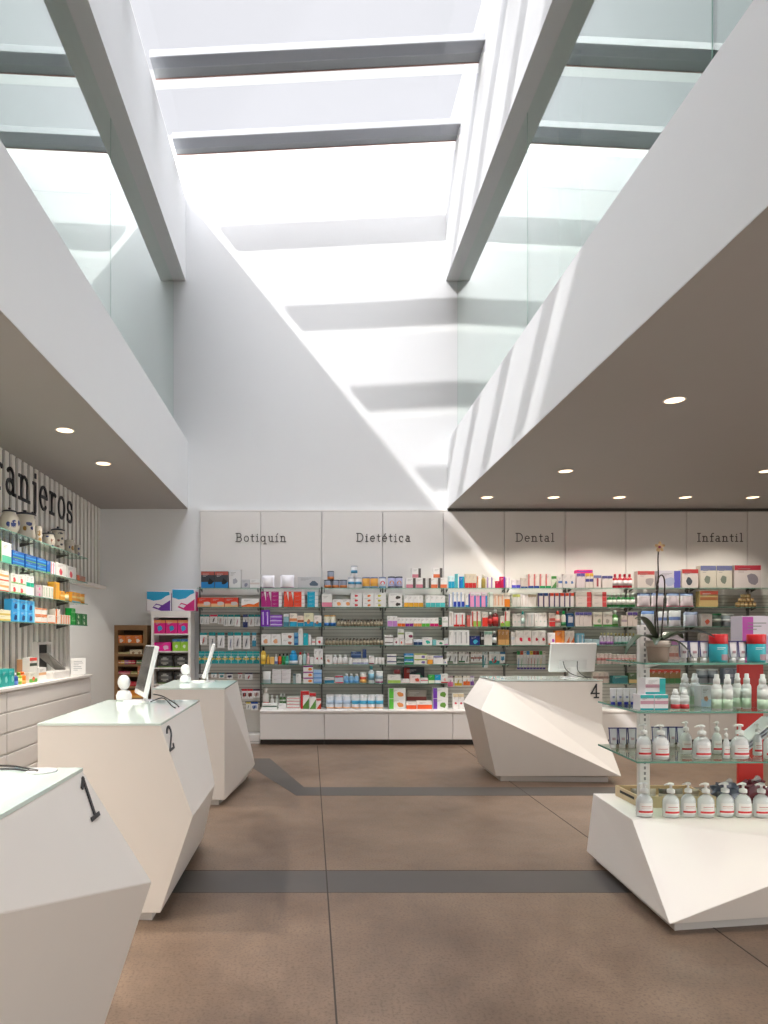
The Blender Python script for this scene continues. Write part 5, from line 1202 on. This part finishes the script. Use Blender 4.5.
cable('black_cable', [(-1.06, 4.62, 1.12), (-1.0, 4.66, 1.10), (-.90, 4.58, 1.058), (-.85, 4.42, 1.0555)], 'black cable behind the monitor on counter 2, upper one')
cable('black_cable', [(2.84, 7.66, 1.24), (2.86, 7.63, 1.15), (2.93, 7.58, 1.09), (3.06, 7.52, 1.057)], 'black cable hanging from the monitor on counter 4, left one')
cable('black_cable', [(3.0, 7.66, 1.24), (2.99, 7.62, 1.14), (3.03, 7.55, 1.08), (3.09, 7.5, 1.057)], 'black cable hanging from the monitor on counter 4, right one')
def yy(py, z): return (1.5 - z)*F/(py - 638)
def onc(px, py, z=1.056): Y = yy(py, z); return ((px - 310)*Y/F, Y, z)
cable('black_cable', [onc(-30, 766), onc(-5, 765.5), onc(12, 766), onc(25, 768), onc(38, 770.5)], 'black cable lying across counter 1, farther strand', r=.0035)
cable('black_cable', [onc(-30, 769), onc(-5, 769), onc(12, 769), onc(26, 770.5), onc(38, 771.5)], 'black cable lying across counter 1, nearer strand', r=.0035)
c = onc(43, 771, 1.05)
o = MB().lathe([(.05, 0), (.052, .003), (.045, .006), (0, .007)], CW, 28).obj('cable_disc', None, (c[0], c[1] - .01, ZT)); tag(o, 'flat white disc where the cables end on counter 1', 'disc')
for (x, y, s, lab) in ((-1.335, 4.90, .85, 'white round-headed desk device beside monitor on counter 2'), (-1.25, 6.85, .85, 'white round-headed desk device on the farthest left counter')):
    t = thing('desk_device', lab, 'desk device', (x, y, ZT), math.radians(-30), 'round-headed white desk devices')
    b = MB(); b.lathe([(.05*s, 0), (.062*s, .01), (.066*s, .045*s), (.05*s, .08*s), (.02*s, .095*s)], mat('#e9e9e8', .3), 28); b.obj('base', t)
    b = MB(); b.lathe([(.018*s, .085*s), (.018*s, .11*s)], mat('#cfcfce', .4), 14); b.obj('neck', t)
    b = MB(); M = Matrix.Translation((0, 0, .155*s)) @ Matrix.Rotation(math.radians(90), 4, 'X')
    b.lathe([(0, -.036*s), (.045*s, -.03*s), (.062*s, -.01*s), (.062*s, .012*s), (.045*s, .03*s), (0, .034*s)], mat('#ededec', .3), 28, M=M); b.obj('head', t)

# ================================================================== RIGHT DISPLAY
DZ = [1.357, 1.077, .789]
for (cx, cy) in ((2.06, 4.22), (3.2, 4.22)):
    if cx < 3:
        t = thing('display_post', 'white perforated steel post carrying the glass display shelves', 'post', (cx, cy, .4305))
    else: t = thing('display_post', 'second white perforated post, beyond the right picture edge', 'post', (cx, cy, .4305))
    b = MB(); b.box(-.032, .032, -.02, .02, 0, 1.15, WHITE, bev=.004); b.obj('column', t)
    b = MB()
    for k in range(34): b.box(-.006, .006, -.0208, -.0195, .03 + .033*k, .048 + .033*k, mat('#8d8c8a', .6))
    b.obj('slots', t)
for k, z in enumerate(DZ):
    poly = [(1.99 if k == 0 else 1.935, 4.58), (1.93 if k == 0 else 1.885, 3.93), (3.4, 3.93), (3.4, 4.58)]
    t = thing('glass_shelf', 'thick-edged glass shelf of the right display, %s' % ['top one', 'middle one', 'lowest one'][k], 'glass shelf', (0, 0, 0), 0, 'glass shelves of the right display')
    # three planks leave the post its slot
    g = MB(); x0 = poly[0][0]
    def quadprism(p): g.prism(p, z - .010, z, SHELFGLASS)
    quadprism([(poly[1][0], 3.93), (3.4, 3.93), (3.4, 4.198), (poly[1][0] + .02, 4.198)])
    quadprism([(poly[1][0] + .02, 4.198), (2.027, 4.198), (2.027, 4.242), (poly[1][0] + .024, 4.242)])
    quadprism([(2.093, 4.198), (3.165, 4.198), (3.165, 4.242), (2.093, 4.242)])
    quadprism([(poly[1][0] + .024, 4.242), (3.4, 4.242), (3.4, 4.58), (poly[0][0], 4.58)])
    g.obj('pane', t)
    e = MB(); e.box(poly[1][0], 3.4, 3.927, 3.9295, z - .010, z, EDGE)
    e.add([(poly[1][0] - .003, 3.93, z-.01), (poly[0][0] - .003, 4.58, z-.01), (poly[0][0], 4.58, z-.01), (poly[1][0], 3.93, z-.01),
           (poly[1][0] - .003, 3.93, z), (poly[0][0] - .003, 4.58, z), (poly[0][0], 4.58, z), (poly[1][0], 3.93, z)], [(0, 1, 2, 3), (7, 6, 5, 4), (0, 4, 5, 1), (1, 5, 6, 2), (2, 6, 7, 3), (3, 7, 4, 0)], EDGE)
    e.obj('polished_edge', t)
    for cx in (2.06, 3.2):
        b = MB(); b.add([(cx - .005 + q*.01, a, c) for q in (0, 1) for a, c in ((4.198, z - .011), (4.0, z - .011), (4.198, z - .045))], [(0, 1, 2), (5, 4, 3), (0, 3, 4, 1), (1, 4, 5, 2), (2, 5, 3, 0)], WHITE); b.obj('bracket', t)
def dput(kind, px0, px1, h, Y, z, c, design, cap, label, group=None, n=1, d=.08, rz=0):
    for i in range(n):
        a = px0 + (px1 - px0)*i/n; b = px0 + (px1 - px0)*(i+1)/n
        w = (b - a)*Y/F; x = ((a+b)/2 - 310)*(Y + {'carton': 0, 'pump': w*.31}.get(kind, w*.45))/F
        lab = label if n == 1 else label.replace('#', ORD[i] + ' from left')
        place(kind, w*.97, h, d, c, design, cap, (x, Y, z + .0005), rz, lab, group)
z = DZ[0]
dput('tube', 677.5, 708.5, .125, 4.12, z, '#f1eff2', [('edge', '#3a3c80'), ('print', '#c8a0a8')], '#f4f4f4', 'white tube with navy edge, # before the red-capped canisters, top display shelf', 'navy-edged tubes of the top display shelf', 3)
dput('tube', 727.8, 746, .125, 4.12, z, '#f1eff2', [('edge', '#3a3c80'), ('print', '#c8a0a8')], '#f4f4f4', 'white navy-edged tube, # between the two red-lidded canisters', 'navy-edged tubes of the top display shelf', 2)
for a, b, q in ((710, 726.5, 'left one'), (748, 764.5, 'right one')):
    w = (b-a)*4.06/F; r = w/2; h = .165; yc = 4.06 + r
    t = thing('product_canister', 'turquoise canister with tall red lid on the top display shelf, ' + q, 'canister', (((a+b)/2-310)*yc/F, yc, z + .0005), 0, 'red-lidded turquoise canisters')
    m = MB(); m.lathe([(r*.96, 0), (r, .004), (r, h*.64), (r*.97, h*.66)], mat('#35b6c4', .35), 28)
    for (a0, a1, z0, z1, cc) in ((-1.75, -.5, .06, .27, '#a88a94'), (-2.2, -1.2, .50, .52, '#e8f4f4'), (-2.2, -1.5, .45, .465, '#e8f4f4')):
        vs = []
        for q_ in range(9):
            an = a0 + (a1-a0)*q_/8
            for zz in (z0, z1): vs.append((r*1.01*math.cos(an), r*1.01*math.sin(an), zz*h))
        m.add(vs, [(2*k_, 2*k_+2, 2*k_+3, 2*k_+1) for k_ in range(8)], mat(cc, .4), True)
    m.obj('canister', t)
    m = MB(); m.lathe([(r*1.02, h*.65), (r*1.04, h*.66), (r*1.04, h*.97), (r*1.0, h), (0, h)], mat('#d8262c', .35), 28); m.obj('lid', t)
t = place('carton', .26, .285, .12, '#e6dcea', [('left', '#c050b0'), ('spotr', '#c8b8d8')], None, ((762 - 310)*4.42/F, 4.42, z + .0005), 0, 'large pale lilac carton with purple side behind the canisters')
z = DZ[1]
dput('tube', 609.5, 636, .105, 4.32, z, '#eeeef0', [('print', '#a0a8c8')], '#2438a8', 'white tube standing on blue cap, #, middle display shelf', 'blue-capped tubes of the middle display shelf', 4)
dput('carton', 640, 668.5, .092, 3.97, z, '#f0eef0', [('base', '#12a8b0'), ('mid', '#c898a8'), ('top', '#30b8b8')], None, 'white and teal carton, #, middle display shelf', 'white and teal cartons of the middle display shelf', 2, d=.09)
place('carton', .118, .095, .09, '#f0eef0', [('base', '#12a8b0'), ('mid', '#c898a8'), ('right', '#30b8b8')], None, ((655 - 310)*3.99/F, 3.985, z + .0935), 0, 'white and teal carton stacked on top of the two others')
dput('spray', 671, 689, .12, 4.02, z, '#e4e4e4', [('band', '#d03a40'), ('label', '#eeeeee')], '#f4f4f4', 'small clear bottle with red foot, #, middle display shelf', 'small red-footed bottles', 2)
dput('spray', 680, 700, .20, 4.25, z, '#eceeee', [('half', '#d0e6d0'), ('label', '#e8eeea')], None, 'white spray bottle with green foot, # in the rear behind small red-footed bottles', 'white and green spray bottles', 2)
for k, (a, b, Y) in enumerate(((712, 721.5, 4.0), (723, 732.5, 3.98), (733.5, 741.5, 4.1), (742.5, 751, 4.06), (758, 767.5, 3.98), (768.5, 778, 3.98))):
    dput('spray', a, b, .21, Y, z, '#eceeee', [('half', '#c8e2c8'), ('label', '#e8eeea')], None, 'tall white spray bottle with pale green foot, %s from left in front row' % ORD[k], 'white and green spray bottles')
dput('carton', 701, 713, .13, 4.18, z, '#e6ecf2', [('band', '#a8c8e0'), ('spot', '#d8a888')], None, 'pale blue carton with a small flower between spray bottles')
z = DZ[2]
for (a, b, n, Y, nm) in ((608, 636, 3, 4.40, 'left of the post'), (651, 684, 4, 4.45, 'right of the post')):
    dput('tube', a, b, .13, Y, z, '#e6e6ea', [('edge', '#2c3078'), ('print', '#d0b8c0')], '#f0f0f0', 'white navy-edged tube, #, lowest glass shelf, ' + nm, 'navy-edged tubes of the lowest display shelf', n)
PUMP = 'gel pump bottles with red stripe'
for k, (a, b, Y, h) in enumerate(((636, 651.5, 3.99, .205), (652, 669.5, 3.96, .205), (679.5, 692, 4.16, .20), (692.5, 711, 3.98, .20), (711.5, 722, 4.16, .20), (722.5, 730, 4.0, .18), (730.5, 749, 3.98, .205), (752.5, 762, 4.10, .20), (763, 780, 3.97, .20))):
    dput('pump', a, b, h, Y, z, '#fff', [], None, 'clear pump bottle with red stripe, %s from left on lowest glass shelf' % ORD[k], PUMP)
z = .43
for k, (a, b, Y) in enumerate(((635.5, 653, 4.06), (662, 679.5, 4.045), (680, 696, 4.06), (697, 714.5, 4.045), (716, 734, 4.06), (734.5, 751.5, 4.05), (752.5, 770, 4.045))):
    dput('pump', a, b, .205, Y, z, '#fff', [], None, 'clear pump bottle with red stripe, %s from left on the white plinth' % ORD[k], PUMP)
# leaflet boards leaning on the lowest shelf
t = thing('leaflet_stack', 'white boards leaning on the lowest display shelf by the red panel', 'leaflets', (2.63, 4.20, DZ[2] + .0005), math.radians(-8))
b = MB()
for k in range(3):
    M = Matrix.Translation((.035*k, .012*k, .006)) @ Matrix.Rotation(math.radians(48), 4, 'Y')
    b.box(-.012, -.004, -.0, .16, 0.012, .30, mat(['#eceaec', '#b8bcc8', '#dcdce2'][k], .4), M=M)
b.obj('boards', t)
# red panel behind
t = thing('red_panel', 'upright red display panel standing at the back of the right display', 'panel', (2.99, 4.64, .4305))
b = MB(); b.box(-.085, .085, -.012, .012, 0, .92, mat('#d22a20', .45), bev=.003); b.obj('panel', t)
b = MB(); b.box(-.10, .10, -.03, .03, 0, .006, mat('#b02018', .45)); b.obj('foot', t)
# wooden tray with clear ends cut out for the handles
t = thing('wooden_tray', 'pale wooden tray with handle slots on the plinth behind the pump bottles', 'tray', (0, 0, .4305))
TW = mat('#d2bd98', .55, .08, 20)
x0, x1, y0, y1 = 2.03, 2.90, 4.20, 4.33
b = MB(); TRY = (4.30, 4.64)
b.box(2.075, 2.56, TRY[0], TRY[1], 0, .008, TW); b.box(2.075, 2.56, TRY[0], TRY[0] + .01, .008, .07, TW); b.box(2.075, 2.56, TRY[1] - .01, TRY[1], .008, .07, TW)
b.box(2.075, 2.085, TRY[0] + .01, TRY[1] - .01, .008, .07, TW); b.box(2.55, 2.56, TRY[0] + .01, TRY[1] - .01, .008, .07, TW); b.obj('tray_body', t)
b = MB(); b.box(2.0735, 2.075, TRY[0] + .07, TRY[1] - .07, .035, .052, DARK); b.obj('handle_slot', t)
for k in range(5):
    place('pouch', .085, .075, .05, ['#8a8078', '#b8a898', '#5a4a44'][k % 3], [('mid', '#d0c8c0')], None, (2.135 + .092*k, 4.44, .4395), math.radians(8*((k*3) % 5 - 2)), 'small grey-brown sachet in the wooden tray, %s from left' % ORD[k], 'sachets in the wooden tray')
def bag(x, y, w, h, d, c, label, seed):
    rn = random.Random(seed); t = thing('plastic_bag', label, 'bag', (x, y, .4305), 0, 'crumpled bags on the plinth')
    m = MB(); vs = []; fs = []; nu, nv = 16, 9
    for j_ in range(nv + 1):
        ph = PI*j_/nv
        for i_ in range(nu):
            th = 2*PI*i_/nu; k_ = 1 + rn.uniform(-.22, .18)*(0 < j_ < nv)
            vs.append((w/2*math.sin(ph)**.6*math.cos(th)*k_, d/2*math.sin(ph)**.6*math.sin(th)*k_, max(0, h/2 - h/2*math.cos(ph)*(k_ if j_ > 5 else 1))))
    for j_ in range(nv):
        for i_ in range(nu):
            i2 = (i_+1) % nu; fs.append((j_*nu+i_, j_*nu+i2, (j_+1)*nu+i2, (j_+1)*nu+i_))
    m.add(vs, fs, mat(c, .18), False); m.obj('bag', t)
    m = MB(); m.tube([(-.02, 0, h*.9), (0, -.01, h*1.02), (.03, .0, h*1.08)], [w*.08, w*.05, w*.12], mat('#b8aeb0', .2), 8); m.obj('knot', t)
for k in range(5):
    bag(2.69 + .19*k, 4.42 + .012*(k % 2), .175, .135 + .012*(k % 2), .15, ['#555a6c', '#6c2c38', '#83404a', '#4c3440', '#6e5660'][k],
        ['slate-grey crumpled bag, leftmost of the dark bags behind the pump bottles', 'dark crimson crumpled bag, second of the dark bags', 'crimson and grey crumpled bag, third of the dark bags',
         'plum crumpled bag, fourth of the dark bags', 'mauve crumpled bag, last of the dark bags'][k], 50 + k)
# potted orchid
ox, oy, oz = (658 - 310)*4.11/F, 4.11, DZ[0] + .0005
t = thing('potted_orchid', 'potted orchid with two dark stems, one nearly bare flower, on the top display shelf', 'potted plant', (ox, oy, oz))
b = MB(); b.lathe([(.052, 0), (.054, .003), (.065, .092), (.064, .096), (.06, .10), (0, .10)], mat('#a08c7f', .6, .03, 30), 32); b.obj('pot', t)
b = MB(); b.lathe([(.0665, .091), (.0700, .0915), (.0725, .1265), (.0695, .127), (.067, .10)], mat('#cbbfb5', .5), 32, caps=False); b.obj('pot_rim', t)
b = MB(); b.lathe([(.066, .101), (.05, .115), (.0, .12)], mat('#4a3a2c', .9, .3, 40), 20); b.obj('bark', t)
LEAF = mat('#42513c', .3, .12, 14)
def leaf(dx, dy, L_, wid, rise, droop, tw=0):
    n = 12; vs = []; d = Vector((dx, dy, 0)).normalized(); s = d.cross(Vector((0, 0, 1)))
    for i in range(n + 1):
        u = i/n; c = d*(L_*u) + Vector((0, 0, .115 + rise*math.sin(u*PI*.6) - droop*u*u*u)); wv = wid*(math.sin(PI*min(.97, .12 + .85*u)))**.7*.5
        for q in (-1, -.5, 0, .5, 1): vs.append(c + s*wv*q + Vector((0, 0, .25*wv*abs(q) + tw*q*wv)))
    m = MB(); fs = [(i*5+k, i*5+k+1, i*5+k+6, i*5+k+5) for i in range(n) for k in range(4)]
    m.add(vs, fs, LEAF, True)
    N = len(vs); m.add([v - Vector((0, 0, .0025)) for v in vs], [f[::-1] for f in fs], LEAF, True)
    m.obj('leaf', t)
leaf(-1, -.35, .25, .07, .07, .13); leaf(1, -.35, .30, .10, .085, .05); leaf(-.6, -.1, .15, .07, .15, .0); leaf(.75, .4, .24, .07, .08, .05)
leaf(.8, -.6, .19, .06, .03, .13); leaf(-.5, -.8, .13, .06, .04, .05)
STEM = mat('#3a2e28', .5)
def spl(P):
    P = [Vector(p) for p in P]; out = []
    for i in range(len(P)-1):
        a = P[max(i-1, 0)]; b_ = P[i]; c = P[i+1]; d = P[min(i+2, len(P)-1)]
        for k in range(6):
            u = k/6; out.append(.5*((2*b_) + (-a+c)*u + (2*a-5*b_+4*c-d)*u*u + (-a+3*b_-3*c+d)*u**3))
    out.append(P[-1]); return out
b = MB(); b.tube(spl([(-.015, 0, .11), (-.012, 0, .30), (.002, 0, .48), (.0, 0, .60), (.002, 0, .665)]), .0042, STEM, 8); st = b.obj('stem', t)
b = MB(); b.tube(spl([(.01, .01, .11), (.0, .01, .30), (-.004, .01, .44), (.012, .01, .51), (.032, .01, .52), (.045, .01, .48), (.042, .01, .36), (.03, .01, .22), (.022, .01, .12)]), .0042, STEM, 8); b.obj('stem', t)
fl = MB(); PET = mat('#d9b98a', .5); PK = mat('#8a2450', .5)
for k in range(5):
    a = 2*PI*k/5 + .3; c, s_ = math.cos(a), math.sin(a); p0 = Vector((.004, -.004, .69))
    pts = [p0]
    for q in range(9):
        u = q/8*2*PI; l = .017 + .016*math.cos(u); wv = .010*math.sin(u); pts.append(p0 + Vector((c*l - s_*wv, -.004 - .006*math.sin(l*60), s_*l + c*wv)))
    fl.add(pts, [(0, q+1, (q+1) % 9 + 1) for q in range(9)], PET, True)
fl.obj('petals', st)
b = MB(); b.lathe([(0, -.008), (.008, -.004), (.009, .003), (0, .009)], PK, 12, c=(.004, -.012, .688)); b.lathe([(.003, -.028), (.006, -.02), (.004, -.008)], PET, 8, c=(.004, -.004, .688)); b.obj('flower_centre', st)

# ================================================================== LIGHT AND CAMERA
w = bpy.data.worlds.new('sky'); bpy.context.scene.world = w; w.use_nodes = True
n = w.node_tree; bg = n.nodes['Background']
tc = n.nodes.new('ShaderNodeTexCoord'); dp = n.nodes.new('ShaderNodeVectorMath'); dp.operation = 'DOT_PRODUCT'
dp.inputs[1].default_value = Vector((-.05, -.18, 1)).normalized(); n.links.new(tc.outputs['Generated'], dp.inputs[0])
glow = n.nodes.new('ShaderNodeMapRange'); glow.interpolation_type = 'SMOOTHSTEP'; glow.inputs['From Min'].default_value = .66; glow.inputs['From Max'].default_value = .97
glow.inputs['To Min'].default_value = WORLD; glow.inputs['To Max'].default_value = HAZE; n.links.new(dp.outputs['Value'], glow.inputs['Value'])
sky = n.nodes.new('ShaderNodeTexSky'); sky.sky_type = 'NISHITA'; sky.sun_disc = False
sky.sun_elevation = math.radians(36); sky.sun_rotation = math.radians(220); sky.air_density = 1.0; sky.dust_density = 4
mxw = n.nodes.new('ShaderNodeMix'); mxw.data_type = 'RGBA'; mxw.inputs['Factor'].default_value = .97
n.links.new(sky.outputs['Color'], mxw.inputs['A']); mxw.inputs['B'].default_value = (1.0, .995, .985, 1)
n.links.new(mxw.outputs['Result'], bg.inputs['Color']); # extra glow low on the right, added to light the aisle-side counter faces
d2 = n.nodes.new('ShaderNodeVectorMath'); d2.operation = 'DOT_PRODUCT'; d2.inputs[1].default_value = Vector((.93, -.36, .05)).normalized(); n.links.new(tc.outputs['Generated'], d2.inputs[0])
g2 = n.nodes.new('ShaderNodeMapRange'); g2.interpolation_type = 'SMOOTHSTEP'; g2.inputs['From Min'].default_value = .72; g2.inputs['From Max'].default_value = .95
g2.inputs['To Min'].default_value = 0; g2.inputs['To Max'].default_value = SIDE_FILL; n.links.new(d2.outputs['Value'], g2.inputs['Value'])
ad = n.nodes.new('ShaderNodeMath'); ad.operation = 'ADD'; n.links.new(glow.outputs['Result'], ad.inputs[0]); n.links.new(g2.outputs['Result'], ad.inputs[1])
n.links.new(ad.outputs[0], bg.inputs['Strength'])
sl = bpy.data.lights.new('sun', 'SUN'); sl.energy = SUN; sl.angle = math.radians(.9); sl.color = (1, .97, .93)
so = bpy.data.objects.new('sun', sl); COL.objects.link(so)
so.rotation_euler = Vector((.755, 1, -.93)).to_track_quat('-Z', 'Y').to_euler(); so.location = (-4, -4, 14)
cam = bpy.data.cameras.new('camera'); co = bpy.data.objects.new('camera', cam); COL.objects.link(co)
co.location = (0, 0, 1.5); co.rotation_euler = (PI/2, 0, 0)
cam.sensor_fit = 'AUTO'; cam.sensor_width = 36; cam.lens = 24.0
cam.shift_x = (384 - 310)/1024; cam.shift_y = (638 - 512)/1024; cam.clip_start = .05; cam.clip_end = 200
sc = bpy.context.scene; sc.camera = co
sc.view_settings.view_transform = 'Standard'; sc.view_settings.look = 'None'; sc.view_settings.gamma = 1; sc.view_settings.use_curve_mapping = False
sc.view_settings.exposure = EXPO
sc.cycles.max_bounces = 14; sc.cycles.diffuse_bounces = 8; sc.cycles.glossy_bounces = 5; sc.cycles.transparent_max_bounces = 32
sc.cycles.caustics_reflective = False; sc.cycles.caustics_refractive = False
sc.cycles.use_denoising = True; sc.cycles.sample_clamp_indirect = 6
print('COUNTS', COUNT, 'objects', len(bpy.data.objects))
